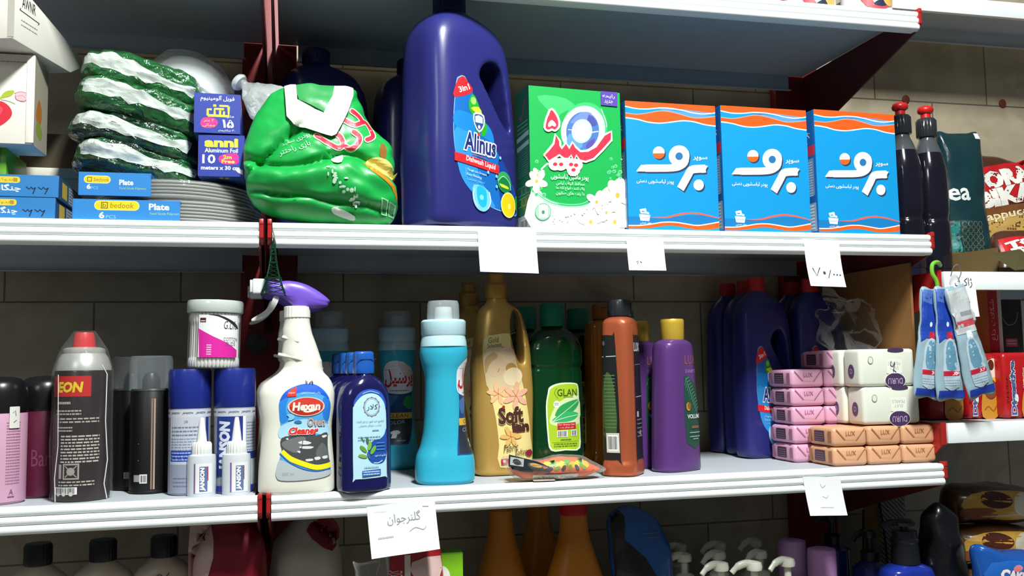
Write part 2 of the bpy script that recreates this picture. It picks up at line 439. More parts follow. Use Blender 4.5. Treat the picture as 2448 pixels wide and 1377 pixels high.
def shelf(x0, x1, zt, label, flat_front=0, lip=True, group=None, back_inset=.036):
    t = thing('wall_shelf', label, 'shelf', (x0, 0, zt), group=group); w = x1-x0
    G().box(.004, w-.004, .009, .336, -.003, -.0004, UNDER).build('shelf_panel', t)
    g = G()
    if flat_front: g.box(0, w, -.001, .009, -flat_front, 0, WHITE, .0012)
    else: g.prism(ribbed(), 0, w, WHITE, 'x')
    g.build('front_edge', t, 40)
    if lip: G().box(back_inset, w-back_inset, .3345, .3365, -.0315, -.001, UNDER).box(back_inset, w-back_inset+.003, .329, .3365, -.0325, -.0315, UNDER).build('back_edge', t)
    return t
shelf(0, 1, MID, 'white metal shelf with blue detergent boxes and the big blue jug on it')
shelf(0, 1, LOW, 'white metal shelf carrying the spray bottle, shampoos and stacked soaps')
shelf(0, 1, TOP, 'topmost white metal shelf over the big blue jug, with white tubs on it')
shelf(0, 1, BOT, 'white shelf low down under the pump bottles and orange bottles')
shelf(-1.017, -.017, MID, 'white metal shelf with green packs, foil boxes and forks on it')
shelf(-1.017, -.017, LOW, 'white metal shelf carrying aerosol cans and glue bottles')
shelf(-1.017, -.017, TOP, 'dark underside of white shelf above the transparent bowl pack')
shelf(-1.017, -.017, BOT, 'white shelf low down under the black-capped cream bottles')
shelf(1.022, 2.0, 1.492, 'plain white shelf under the coffee bags, beside red bracket', .029)
shelf(1.013, 2.0, 1.2555, 'plain white shelf under the red biscuit packs', .031)
_s = shelf(1.022, 2.0, 2.029, 'shelf overhead at the upper corner, only its underside seen', .031)
for _c in _s.children:
    if _c.name.startswith('shelf_panel'): _c.scale = (1, .44, 1); _c.location = (0, .188, 0)
    if _c.name.startswith('front_edge'): _c.location = (0, .19, 0)
shelf(1.02, 2.0, .93, 'plain white shelf under the snack cakes', .031)
def bracket(x, zt, label, sg=1, deep=.12, group='red shelf brackets'):
    g = G(); a = .0015
    g.prism([(.004, -.004), (.004, -.034), (.337, -.034-.25*deep*3.3), (.337, -.004)] if not deep < .01 else [], x-a, x+a, DARKRED, 'x')
    g.prism([(.006, .003), (-.005, .004), (-.006, -.003), (-.0048, -.004), (-.0052, -.021), (-.002, -.024), (.006, -.03)], x+sg*.004-.0028, x+sg*.004+.0028, RED, 'x', .0008)
    g.box(min(x, x+sg*.007), max(x, x+sg*.007), .004, .007, -.024, .001, RED)
    o = g.build('shelf_bracket', None); o.location = (0, 0, zt); tag(o, label, 'bracket', group); return o
for z, n in ((MID, 'the blue box shelf'), (LOW, 'the soap shelf'), (TOP, 'the topmost shelf'), (BOT, 'the lowest shelf')):
    bracket(.9985, z, 'red metal bracket with tab at right end of '+n, 1)
    bracket(.0015-.004, z, 'red metal bracket with tab at left end of '+n, -.3)
    bracket(-.0165, z, 'red metal bracket on the other side of the gap, left of '+n, .6)
for z, n in ((1.492, 'under the dark red-capped bottles'), (1.2555, 'beside the red biscuit packs'), (.93, 'beside the snack cakes')):
    o = G().prism([(-.002, 0), (-.002, -.03), (.03, -.055), (.337, -.12), (.337, 0)], -.0015, .0015, RED, 'x').box(-.006, .0015, -.004, -.001, -.032, .002, RED).build('shelf_bracket'); o.location = (1.013 if z > 1.3 else 1.006, 0, z)
    tag(o, 'bright red bracket plate '+n, 'bracket')
POST = M('#7c1517', .45, var=.12, scale=20)
def post(x0, x1, label):
    g = G().box(x0, x1, .339, .361, 0, 2.6, POST, .002)
    o = g.build('shelf_upright'); tag(o, label, 'post'); return o
post(-.056, .034, 'red metal wall post behind the gap between the two shelf bays')
post(.938, 1.03, 'red metal wall post behind the right end of the blue boxes')
for x, z in ((1.243, 1.884), (1.475, 1.887)):
    o = G().lathe([(.001, 0), (.008, .001), (.0085, .003), (.004, .0042), (.0001, .0045)], M('#6e2a20', .6), 16).build('wall_plug'); o.rotation_euler = (PI/2, 0, 0); o.location = (x, .362, z)
    tag(o, 'round reddish plug in the tile joint '+('above the second dark bottle' if x < 1.3 else 'near the picture edge over the coffee bag'), 'plug')
G_ = G().lathe([(.0005, 0), (.016, .001), (.017, .004), (.008, .006), (.004, .0065), (.0001, .004)], M('#4a4744', .4, metal=.4), 20).build('bolt_washer'); G_.rotation_euler = (PI/2, 0, 0); G_.location = (-.03, .339, 1.40)
tag(G_, 'round bolt washer on red post beside the cotton bud jar', 'washer')
# ================================================================ middle shelf, right bay
# ---- blue detergent boxes
def blue_box():
    w, d, h = .146, .050, .193
    t = thing('detergent_box', 'x', 'box')
    G().box(-w/2, w/2, 0, d, 0, h, M('#1488c4', .38, var=.03, scale=30), .0012).build('carton', t)
    S = 3.278; q0 = quad([(972, 208), (1660, 258), (1697, 1225), (1000, 1212)], 146, 193); a = Art(q0); OR = '#f4581a'; PK = '#e9a08c'; WH = '#f4f8fa'; BL = '#0f90d0'; ST = '#5b95c9'
    a.q = lambda x, y: (x*.98, y)
    a.rect(-74.4, .3, 74.4, 192.6, BL)
    def wave(k): return [(-74.4+148.8*i/8, k[i]) for i in range(9)]
    w1 = [184, 181.5, 182, 184.5, 184.8, 183, 180, 179.3, 182]; w2 = [174, 173, 176, 180, 179.5, 176, 172.5, 173.5, 176.5]; w3 = [167, 165.5, 162, 161.5, 164, 167, 166.5, 163, 161.5]
    C = lambda k, o=0: [(x, y+o) for x, y in crom(wave(k), 4, False)]
    a.poly([(-74.4, 192.6), (74.4, 192.6)]+C(w1)[::-1], OR)
    a.poly([(-20, 183.5), (20, 184.6)]+[p for p in C(w1)[::-1] if p[0] < 74 and p[0] > -10]+[(x, y) for x, y in C(w2) if x > -10], ST)
    a.poly(C(w1, 1)+C(w1, -.6)[::-1], WH)
    a.poly(C(w2)+C(w3)[::-1], OR); a.poly(C(w2, .6)+C(w2, -.3)[::-1], PK); a.poly(C(w3, 1)+C(w3, -.7)[::-1], WH)
    # bottom waves
    b1 = [6.5, 7, 9.5, 12.5, 13, 11, 9, 11.5, 15]; b2 = [2.4, 2.5, 4, 7, 7.6, 5, 3, 3.5, 6]
    a.poly([(-74.4, 20), (-40, 20), (-10, 20), (20, 24), (45, 25), (74.4, 20)]+C(b1)[::-1], '#1877b5')
    a.poly([(-40, 19.5), (-12, 19), (8, 23.5), (28, 26.5), (50, 24.5), (74, 20.5), (74, 21.5), (50, 27), (28, 29), (6, 26), (-14, 21)], '#e4604f', 3)
    a.poly(C(b1)+C(b2)[::-1], OR); a.poly(C(b1, 1)+C(b1, -.5)[::-1], WH)
    # basket emblem
    a.poly([(-57, 24), (-39, 23), (-41, 14), (-55, 14.5)], WH); a.poly([(-56, 31), (-46, 33), (-44, 25), (-54, 25)], WH); a.poly([(-47, 28), (-41, 27), (-41, 24), (-47, 25)], '#dfe9ee')
    a.line([(-54, 19), (-42, 18.6)], .7, '#4b9cc9'); a.rect(-53, 27, -48, 29, '#4b9cc9'); a.txt('پودر دستی', -47, 10.5, 18, 3.6, WH, f=True)
    # the big wordmark, built from strokes with its dark shadow
    a.q = q0
    for dx, dy, c in ((9, 13, '#2d3a52'), (0, 0, WH)):
        o = lambda P: [(x+dx, y+dy) for x, y in P]
        a.line(o([(1440, 640), (1430, 690), (1385, 722), (1320, 732), (1240, 733), (1130, 733)]), 10.8, c, 3)
        a.poly(o([(1145, 706), (1145, 759), (1058, 757), (1096, 708)]), c)
        a.line(o([(1590, 738), (1520, 740), (1478, 750), (1455, 790), (1398, 893)]), 12, c, 2)
        a.poly(o([(1575, 716), (1606, 716), (1578, 770), (1560, 770)]), c)
        a.ell(1537+dx, 863+dy, 39, 42, c); a.ell(1388+dx, 640+dy, 79, 82, c); a.ell(1232+dx, 612+dy, 45, 46, c)
    a.ell(1388, 642, 29, 30, '#2b6ea4'); a.poly([(1232+44*math.cos(t), 618+43*math.sin(t)) for t in [i*PI/14 for i in range(15)]], '#f0601f')
    a.line([(1205, 612), (1220, 602), (1240, 606), (1258, 600)], .5, '#d49a80')
    a.txt('سوپر', 1548, 662, 108, 36, WH, f=True, b=.01); a.txt('پودر لباسشویی دستی', 1205, 838, 285, 42, WH, f=True, b=.006)
    a.build('front_print', t, flat(0, 0), base=.0003)
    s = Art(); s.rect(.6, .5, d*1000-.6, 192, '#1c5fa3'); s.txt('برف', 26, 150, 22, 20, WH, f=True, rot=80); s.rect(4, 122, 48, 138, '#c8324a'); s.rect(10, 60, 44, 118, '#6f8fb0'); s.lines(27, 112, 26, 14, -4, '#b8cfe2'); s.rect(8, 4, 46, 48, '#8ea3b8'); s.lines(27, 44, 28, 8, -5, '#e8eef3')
    s.build('side_print', t, plane((-w/2, d, 0), (0, -1, 0), (0, 0, 1)), base=.0002)
    return t
B = blue_box()
gb = 'blue detergent boxes with orange waves'
B.location = (.5755, .012, MID); B.rotation_euler = (0, 0, math.radians(1.5)); B['label'] = 'blue detergent box with orange waves, the one next to the green flower box'; B['group'] = gb
dup(B, (.7275, .010, MID), 1.5, 'blue detergent box with orange waves, middle one of the three', gb)
dup(B, (.8815, .006, MID), 2.5, 'blue detergent box with orange waves, the one beside the dark bottles', gb)
# ---- green washing powder box
t = thing('washing_powder_box', 'green washing powder carton with white flowers and red wordmark', 'box', (.4265, .013, MID), 5)
w, d, h = .144, .058, .207
GREEN = '#15a74d'
G().box(-w/2, w/2, 0, d, 0, h, M('#12803f', .4, var=.04, scale=30), .0012).build('carton', t)
a = Art(quad([(228, 103), (925, 188), (985, 1215), (280, 1195)], 144, 207)); IV = '#f3f1dc'; RD = '#dc2f48'; PALE = '#8fe0ac'
a.poly([(229, 105), (924, 190), (984, 1214), (281, 1194)], GREEN)
a.poly([(300, 190), (520, 215), (640, 330), (560, 300), (470, 350), (520, 420), (420, 330)], '#3fbb6c', 3)
a.ell(668, 445, 172, 195, '#3cbd6d', 40); a.ell(660, 455, 165, 180, '#bfeccb', 40); a.ell(640, 460, 150, 165, '#eefaf0', 36); a.ell(655, 465, 125, 145, '#4a74b8', 36)
a.poly([(560, 400), (640, 325), (720, 335), (690, 400), (620, 400)], '#6f87c8', 3); a.poly([(700, 340), (760, 400), (750, 430), (690, 420)], '#4b4f9e', 2); a.poly([(560, 480), (540, 560), (620, 600), (660, 560)], '#5f97cc', 3); a.poly([(690, 560), (750, 520), (735, 575), (690, 600)], '#5b4aa3', 2)
a.ell(650, 465, 78, 90, '#b9cdee', 30); a.ell(652, 470, 55, 66, '#ffffff', 24); a.line([(545, 450), (600, 458)], 1, '#e7efff'); a.line([(700, 480), (775, 470)], 1.4, '#e7efff'); a.line([(790, 300), (830, 400), (835, 440)], 1.1, '#d9f4df', 4)
# lower white field with swoosh
a.poly([(276, 905), (330, 900), (400, 975), (520, 1022), (640, 1030), (740, 1000), (800, 930), (860, 880), (975, 830), (984, 1214), (281, 1194)], '#eef8ee', 3)
for k, c in ((0, '#6fce94'), (16, '#48b877'), (30, '#9adfb6')): a.line([(330, 925+k), (420, 985+k*.9), (540, 1015+k*.7), (660, 1012+k*.8), (720, 985+k)], 1.6, c, 5)
a.line([(345, 750), (380, 715), (410, 695)], 2.4, '#d8f2df', 3)
for i in range(26):
    r = random.Random(i); x, y = (r.uniform(275, 380), r.uniform(640, 960)) if i % 2 else (r.uniform(850, 955), r.uniform(660, 830)); q = r.uniform(7, 17)
    a.ell(x, y, q, q, PALE, 12); a.ell(x-1, y+1, q*.72, q*.72, '#2fb361', 12)
def flower(x, y, s, rot, c='#fbf8ef', n=5):
    for k in range(n):
        t_ = math.radians(rot+k*360/n); px, py = x+s*.62*math.cos(t_), y+s*.62*math.sin(t_)
        a.ell(px, py, s*.60, s*.36, '#d9d3bf', 14, rot+k*360/n); a.ell(px, py, s*.56, s*.32, c, 14, rot+k*360/n)
    a.ell(x, y, s*.16, s*.2, '#e2b04a', 10)
flower(312, 840, 75, 20); flower(318, 790, 50, 60, n=4); flower(775, 1000, 75, 0); flower(930, 950, 105, 25); flower(735, 1150, 85, 50); flower(915, 1150, 90, 10); flower(850, 1080, 60, 40)
for i in range(20):
    r = random.Random(50+i); a.ell(r.uniform(440, 690), r.uniform(1070, 1185), 7, 9, '#cfdcd0', 8)
a.ell(367, 1072, 63, 66, '#5cab7a', 28); a.ell(367, 1072, 58, 61, '#9fd3b0', 28); a.poly([(332, 1020), (402, 1025), (405, 1115), (338, 1118)], '#eef6ef'); a.ell(368, 1076, 13, 16, '#3d8f60', 10); a.txt('۵۰۰ گرم', 368, 1157, 80, 28, '#7a8a80', f=True)
a.poly([(780, 172), (905, 186), (908, 292), (786, 276)], '#5a46a5'); a.txt('رایحه', 840, 214, 90, 34, '#e8e4f8', f=True); a.txt('جدید', 842, 255, 62, 30, '#e8e4f8', f=True)
# red wordmark, hand shaped, with ivory rim
def word(col, gw):
    S1 = [(372, 640), (408, 600), (440, 560), (450, 490), (476, 540), (480, 575), (498, 600), (530, 560), (555, 600), (580, 555), (600, 590), (640, 625), (700, 622), (760, 590), (820, 505), (866, 480), (866, 535), (800, 610), (740, 670), (680, 690), (640, 680), (610, 640), (592, 680), (572, 640), (548, 665), (520, 665), (480, 635), (440, 660), (402, 682)]
    if gw: a.line([(x, y) for x, y in S1], gw, col, 0, closed=True, cap=1)
    a.poly(S1, col)
    for x, y in ((450, 712), (496, 714), (572, 716), (610, 722), (592, 757)): a.ell(x, y, 17+gw*5.5, 14+gw*5.5, col, 16)
    a.poly([(412, 300), (455, 360), (466, 420), (440, 450), (418, 440), (390, 450), (368, 430), (378, 370), (390, 340)], col, 3)
    if gw: a.line([(412, 300), (455, 360), (466, 420), (440, 450), (418, 440), (390, 450), (368, 430), (378, 370), (390, 340)], gw*1, col, 3, closed=True)
word(IV, 6.2); word(RD, 0); a.poly([(418, 378), (448, 410), (440, 428), (418, 418), (395, 430), (386, 415), (396, 390)], IV, 3)
a.txt('پودر ماشین لباسشویی', 565, 815, 285, 50, '#f2fbf4', f=True, b=.008)
for k, s_ in enumerate(('محافظ الیاف لباس', 'پاک کننده انواع لکه ها', 'با رنده های صابون')): a.txt(s_, 572, 862+k*37, 215, 30, '#e3f6e8', f=True)
a.build('front_print', t, flat(0, 0), base=.0003)
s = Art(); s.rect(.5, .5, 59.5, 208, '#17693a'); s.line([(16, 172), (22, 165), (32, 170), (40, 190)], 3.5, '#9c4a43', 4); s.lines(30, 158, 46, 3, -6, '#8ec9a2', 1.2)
for k in range(2): s.poly([(4, 140-k*14), (56, 143-k*14), (56, 136-k*14), (4, 133-k*14)], '#a3c4ae')
s.lines(30, 118, 44, 12, -3.4, '#5d9c74', .9)
for i in range(3):
    for j in range(2): s.rect(5+i*18, 36+j*16, 20+i*18, 49+j*16, '#6fab87'); s.rect(6.2+i*18, 37.2+j*16, 18.8+i*18, 47.8+j*16, '#22643d')
s.rect(3, 2, 58, 22, '#b9c7bc'); s.bars(30, 10, 36, 13)
s.build('side_print', t, plane((-w/2, d, 0), (0, -1, 0), (0, 0, 1)), base=.0002)
# ---- the blue jug family
NAVY = M('#282a6e', .3, var=.03, scale=12, coat=.15)
def jug_label(a, W=100, H=200):
    """label outline in millimetres, origin bottom centre of the face"""
    BLU = '#1668b8'
    out = [(-46, 196), (-40, 206), (-33, 208), (-26, 200), (0, 150), (20, 110), (45, 68), (62, 44), (70, 6), (40, 6), (10, 12), (-20, 28), (-42, 58), (-51, 95), (-52, 140)]
    a.poly(out, '#79b4de', 4); a.poly([(x*.985+.2, 106+(y-106)*.985) for x, y in out], BLU, 4)
    a.poly([(-51, 120), (-44, 60), (-22, 30), (8, 14), (20, 14), (-10, 60), (-14, 100), (-30, 130)], '#2f8fd6', 4)
    a.poly([(-49, 150), (-30, 152), (10, 138), (20, 112), (0, 118), (-48, 128)], '#1b7fcb', 4)
    a.poly([(30, 92), (60, 46), (68, 10), (40, 8), (28, 40)], '#173f94', 3)
    a.poly([(-50, 172), (-46, 194), (-40, 204), (-33, 207), (-27, 201), (-18, 186)], '#e3252d', 3); a.txt('3in1', -33, 189, 20, 9, '#ffffff', b=.02, rot=24)
    a.poly([(-26, 162), (-22, 178), (-14, 180), (0, 150), (8, 132), (-2, 118), (-8, 140), (-20, 150)], '#2aa22f', 3); a.ell(-17, 172, 5, 6, '#9be06a', 12); a.poly([(-22, 160), (-8, 164), (-2, 155), (-12, 154)], '#d9df3a', 2); a.ell(-10, 130, 5, 8, '#1c8a34', 12, 20)
    a.poly([(-18, 152), (-8, 155), (2, 152), (2, 136), (-8, 124), (-17, 136)], '#e8eef6', 2); a.poly([(-16, 150), (-8, 152.5), (0, 150), (0, 137), (-8, 127), (-15.4, 137)], '#2d4f8f', 2); a.poly([(-15, 148.5), (-8, 151), (-1, 148.5), (-1, 139), (-15, 139)], '#c5d3e8', 1); a.ell(-8, 132.5, 2.2, 3, '#f0f4fa', 10)
    a.txt('Alinus', -6, 106, 58, 29, '#1d2c72', b=.03, ol='#ffffff', ow=.055, rot=-4); a.ell(-9, 120.5, 2.4, 2.2, '#d8323a', 10)
    a.line([(-22, 88), (-8, 86.5), (6, 84)], .9, '#c43450', 3)
    a.poly([(-52, 88), (28, 78), (28, 64), (-52, 75)], '#e3252d'); a.txt('Dishwash Liquid', -6, 76.5, 54, 10.5, '#ffffff', b=.012, rot=-7)
    a.line([(-34, 66), (-34, 52)], .5, '#a8cdec')
    a.txt('Tough on Grease', -14, 61.5, 36, 4.6, '#b9dcf4', b=.01, rot=-7); a.txt('Easy Rinsing', -19, 55, 27, 4.6, '#b9dcf4', b=.01, rot=-7); a.txt('ضد چربی', -16, 48, 32, 3.8, '#8fbce0', f=True, rot=-7)
    a.poly([(-20, 42), (6, 36), (10, 14), (0, -1+4), (-14, 6), (-22, 20)], '#7cc3ea', 3); a.poly([(-14, 40), (2, 36), (3, 14), (-5, 9), (-13, 18)], '#1fb0ea', 3); a.ell(-6, 24, 4, 4, '#78d6f6', 12); a.line([(8, 34), (11, 20), (6, 8)], 1.6, '#d6eefb', 3); a.line([(-20, 36), (-21, 22), (-14, 9)], 1.2, '#d6eefb', 3)
    a.ell(38, 53, 14, 17, '#2f9f5a', 20, 15); a.ell(39, 50, 12, 13, '#157a3f', 18, 15); a.poly([(28, 50), (44, 47), (46, 43), (32, 45)], '#d5dc3a', 2); a.line([(25, 54), (36, 62), (48, 54), (51, 42)], 1.2, '#a9e0b8', 4)
    a.poly([(58, 24), (66, 36), (68, 22), (64, 12)], '#1f8c3a', 3); a.ell(46, 18, 16, 20, '#f3e9a0', 26); a.ell(46, 18, 14.4, 18.4, '#f2c413', 26); a.ell(47, 16, 3, 5, '#f9e27a', 10)
    for x, y in ((30, 90), (22, 60), (6, 64), (22, 44)): a.ell(x, y, 2, 2.6, '#8cc7ef', 10)
def jug(label, capcol, name='detergent_jug'):
    t = thing(name, label, 'jug')
    L = Loft([(0, 72, 46, 4, 4), (4, 80, 53, 4, 4), (12, 82, 55, 4.2, 4), (90, 82, 56, 4.2, 3), (180, 79, 55, 4, 2), (240, 76, 53, 3.8, 0), (276, 72, 51, 3.4, -2), (297, 62, 46, 2.9, -5), (311, 44, 37, 2.5, -9), (319, 28, 28, 2.2, -12), (326, 22, 22, 2, -12)], sub=6)
    body = G().loft(L, NAVY).build('body', t)
    hole = [(2, 222), (14, 242), (34, 246), (46, 234), (52, 202), (57, 166), (58, 148), (52, 146), (37, 164), (15, 198)]
    ct = G().prism([(x*.001, z*.001) for x, z in crom(hole, 4)], -.1, .1, NAVY).build('cutter')
    cut(body, ct); remesh(body, .0036, 7)
    G().lathe([(.0225, .318), (.024, .320), (.024, .346), (.022, .350), (.0001, .351)], capcol, 48, c=(-.012, 0), ribs=26, amp=.012).build('cap', t)
    a = Art(lambda x, y: (x+2, y*.93+21)); jug_label(a)
    a.build('label', t, drape(body), (5, 5), base=.0005, dz=.00006)
    return t
CAPNAVY = M('#141a52', .45); CAPRED = M('#b3191f', .4)
J = jug('big deep blue dishwashing liquid jug with handle, on the middle shelf', CAPNAVY)
J.location = (.261, .066, MID); J.rotation_euler = (0, 0, math.radians(29))
gj = 'blue jugs standing in shade behind the green bag'
dup(J, (.075, .262, MID), 4, 'shadowy blue jug behind the green powder bag', gj, .93)
dup(J, (.232, .287, MID), 12, 'shadowy blue jug at the back, peeking out beside the big blue jug', gj, .93)
# ---- crumpled green powder bag
t = thing('powder_bag', 'crumpled green washing powder bag with folded top, next to big blue jug', 'bag', (.064, .030, MID))
def px(x, y): return ((x-765)*.000572, (556-y)*.000575)
out = [px(*p) for p in [(600, 500), (588, 440), (585, 380), (605, 310), (632, 262), (655, 236), (700, 219), (765, 216), (840, 217), (852, 250), (880, 300), (925, 352), (936, 400), (941, 470), (946, 515), (930, 545), (880, 563), (800, 558), (700, 545), (640, 525)]]
def crumple(v):
    x, y, z = v; n = noise.noise(Vector((x*26, y*20, z*34+3)))*.006+noise.noise(Vector((x*70, y*50, z*80)))*.0022
    zf = .082-.18*(x+.02)**2*3+.010*math.sin(x*40); e = z-zf; f = -.012*math.exp(-(e/.006)**2)+.006*math.exp(-((e+.016)/.012)**2)
    zg = .155+x*.95; e2 = z-zg; f2 = -.012*math.exp(-(e2/.006)**2)*(1 if x < -.005 else 0)*min(1, (-x-.005)/.03) if x < -.005 else 0
    zh = .03-.12*x; e3 = z-zh; f3 = -.009*math.exp(-(e3/.005)**2)
    fr = 1 if y < 0 else .3
    return (n*.4, (-(f+f2+f3)-n)*fr - (.018*math.exp(-((z-.045)/.05)**2) if y < 0 else 0), n*.5)
PBAG = M('#17a046', .42, coat=.1, var=.12, scale=18)
body = G().pillow(out, .042, PBAG, p=2.2, rings=26, sub=9, disp=crumple).build('sack', t, 60)
a = Art(lambda x, y: (px(x, y)[0]*1000, px(x, y)[1]*1000))
WF = '#e6e9e0'
a.poly([(870, 405), (905, 398), (930, 412), (938, 445), (900, 438), (868, 428)], '#d9c870', 3); a.poly([(858, 412), (900, 436), (936, 470), (944, 510), (925, 470), (880, 438)], '#c07f1e', 3); a.poly([(905, 360), (918, 372), (912, 400), (898, 390)], '#8a5a20', 2)
RR = '#c2243a'; RIM = '#eae3cf'
STK = ([(752, 356), (776, 371), (800, 382), (813, 374), (808, 357), (800, 348)], [(813, 374), (830, 384), (846, 371), (852, 353), (838, 340)], [(818, 312), (840, 322), (856, 315), (868, 308), (880, 326), (884, 346), (870, 357)], [(836, 288), (852, 298), (862, 312)])
for c, w_ in ((RIM, 9.0), (RR, 6.0)):
    for P_ in STK: a.line(P_, w_, c, 4, cap=1)
a.txt('پودری سفید', 705, 366, 66, 15, '#bfe6c8', f=True, rot=20); a.txt('بازی راحت‌تر'.replace('\u200c', ''), 702, 388, 74, 17, '#bfe6c8', f=True, rot=20)
for i in range(26):
    r = random.Random(i+7); k = i/26; x = 782+k*75+r.uniform(-14, 14); y = 440+k*85+r.uniform(-8, 8); a.ell(x, y, r.uniform(1.5, 6), r.uniform(1.5, 6), '#cfeed5', 7)
a.poly([(785, 410), (812, 398), (808, 420), (790, 422)], '#b9e4c4', 2)
a.poly([(901, 497), (918, 502), (916, 536), (903, 534)], '#a9dcb6'); a.poly([(903.5, 500), (915.5, 504.5), (914, 533), (905, 531)], '#1c8f43'); a.ell(909.5, 521, 5, 7, '#c9ecd1', 12); a.ell(909.5, 521, 2.8, 4.2, '#1c8f43', 12)
a.poly([(921, 505), (939, 511), (936, 538), (920, 537)], '#a9dcb6'); a.poly([(923, 508), (936, 513), (934, 535), (922, 534)], '#1c8f43'); a.line([(925, 528), (929, 521), (932, 527)], .6, '#c9ecd1')
a.poly([(786, 525), (800, 522), (840, 540), (838, 549), (820, 545), (792, 536)], '#dfe6dd', 2)
a.build('sack_print', t, drape(body), (4, 4), base=.0007, dz=.00005)
# folded-over paper collar: a real band standing proud of the sack
FOLD = M('#dfe3da', .5, var=.05, scale=30); FG = M('#2f8f4a', .42, coat=.15, var=.12, scale=40)
def band(pts, mat, name, th=.0012, dy=-.006):
    g = G(); f = drape(body); V = []; F = []; o = [px(*p) for p in pts]
    tri = tessellate_polygon([[Vector((*p, 0)) for p in o]]); bm = bmesh.new(); vs = [bm.verts.new((p[0], 0, p[1])) for p in o]
    for q in tri: bm.faces.new([vs[i] for i in q])
    for ax, no in ((0, (1, 0, 0)), (2, (0, 0, 1))):
        for k in range(-30, 60):
            c = [0, 0, 0]; c[ax] = k*.005; bmesh.ops.bisect_plane(bm, geom=bm.verts[:]+bm.edges[:]+bm.faces[:], plane_co=c, plane_no=no, dist=1e-7)
    for v in bm.verts:
        h = f(v.co.x, v.co.z, 0)[1]; v.co.y = min(h, .03)+dy+noise.noise(v.co*60)*.002
    e = bmesh.ops.extrude_face_region(bm, geom=bm.faces[:])
    for v in e['geom']:
        if isinstance(v, bmesh.types.BMVert): v.co.y += th
    bm.verts.index_update(); g.add([v.co[:] for v in bm.verts], [[v.index for v in q.verts] for q in bm.faces], mat); bm.free()
    return g.build(name, t, 40)
band([(700, 226), (800, 219), (792, 250), (770, 298), (745, 284), (712, 268)], FG, 'inner_flap', dy=-.004)
band([(678, 226), (692, 222), (705, 226), (708, 268), (748, 292), (768, 300), (790, 252), (795, 222), (840, 221), (838, 250), (826, 290), (810, 325), (797, 350), (786, 356), (760, 350), (700, 330), (684, 310), (681, 265)], FOLD, 'white_flap', dy=-.0062)
a = Art(lambda x, y: (px(x, y)[0]*1000, px(x, y)[1]*1000))
# ================================================================ middle shelf, left bay
CARD = M('#d9d3c4', .6, var=.05, scale=25); KRAFT = M('#a37f4f', .75, var=.12, scale=20)
# ---- boxes of forks
def fork_box():
    w, d, h = .11, .15, .0285
    t = thing('fork_box', 'x', 'box')
    G().box(-w, 0, 0, d, 0, h, M('#2d6ea6', .45, var=.05), .0012).build('carton', t)
    a = Art(); a.rect(-109.5, .4, -.5, 28.2, '#2f78b6'); a.rect(-75, 17.5, -45, 25.5, '#e9c433', 3.5); a.txt('بدوک', -62, 21.5, 17, 5, '#7b6a2a', f=True); a.rect(-53, 19, -48, 24, '#a68a2a')
    a.txt('چنگال', -60, 10.5, 32, 11, '#e6edf2', f=True, b=.02); a.txt('10', -97, 12.5, 11, 7.5, '#cfe0ea', b=.01); a.txt('PCS', -97, 5.5, 10, 3.2, '#9fc0d8')
    a.line([(-38, 13), (-34, 10), (-32, 13), (-30, 10), (-27, 12.5), (-30, 4)], 1.3, '#16223f', 2); a.line([(-24, 13), (-20, 10), (-18, 13), (-15, 10), (-12, 12.5), (-16, 4)], 1.3, '#16223f', 2)
    a.build('front_print', t, flat(), base=.0002)
    s = Art(); s.rect(1, 1, 148, 27.5, '#31527a'); s.rect(20, 4, 50, 24, '#c9b24a'); s.rect(60, 3, 140, 25, '#9fb0bd'); s.lines(100, 22, 70, 5, -4, '#40566b'); s.build('side_print', t, plane((0, 0, 0), (0, 1, 0), (0, 0, 1)), base=.0002)
    return t
FK = fork_box(); gf = 'blue fork boxes'
FK.location = (-.2675, .014, MID); FK['label'] = 'blue box of plastic forks lying on the white shelf, lower of the two'; FK['group'] = gf
dup(FK, (-.2645, .016, MID+.029), 1, 'blue box of plastic forks, upper of the two', gf)
# ---- packs of plates
PL = M('#cfd0cb', .3, var=.03, scale=30)
def plate_pack(label, n, cardw, card, r, cx):
    t = thing('plate_pack', label, 'plates', group='plate packs')
    for i in range(n):
        z = .0045*i
        G().lathe([(.0001, z+.0012), (r*.66, z+.0012), (r*.74, z+.004), (r*.985, z+.0072), (r, z+.0066), (r*.995, z+.0056), (r*.75, z+.0022), (r*.67, z), (.0001, z)], PL, 56, c=(cx, r+.012)).build('plate', t, 50)
    zt = .0045*n+.004
    pw, ph = cardw
    G().box(-pw, 0, 0, .0012, 0, ph, M('#2c78bd', .45), .0004).box(-pw, 0, .0012, .05, ph-.001, ph, M('#2c78bd', .45)).build('header_card', t, 0)
    a = Art(); card(a); a.build('card_print', t, flat(), base=.0002)
    g = G(); g.lathe([(r*.7, -.0004), (r*1.01, .004), (r*1.03, zt*.5), (r*1.0, zt), (r*.6, zt+.004), (.0001, zt+.003)], FILM(milk=.06), 40, c=(cx, r+.012))
    return t, g
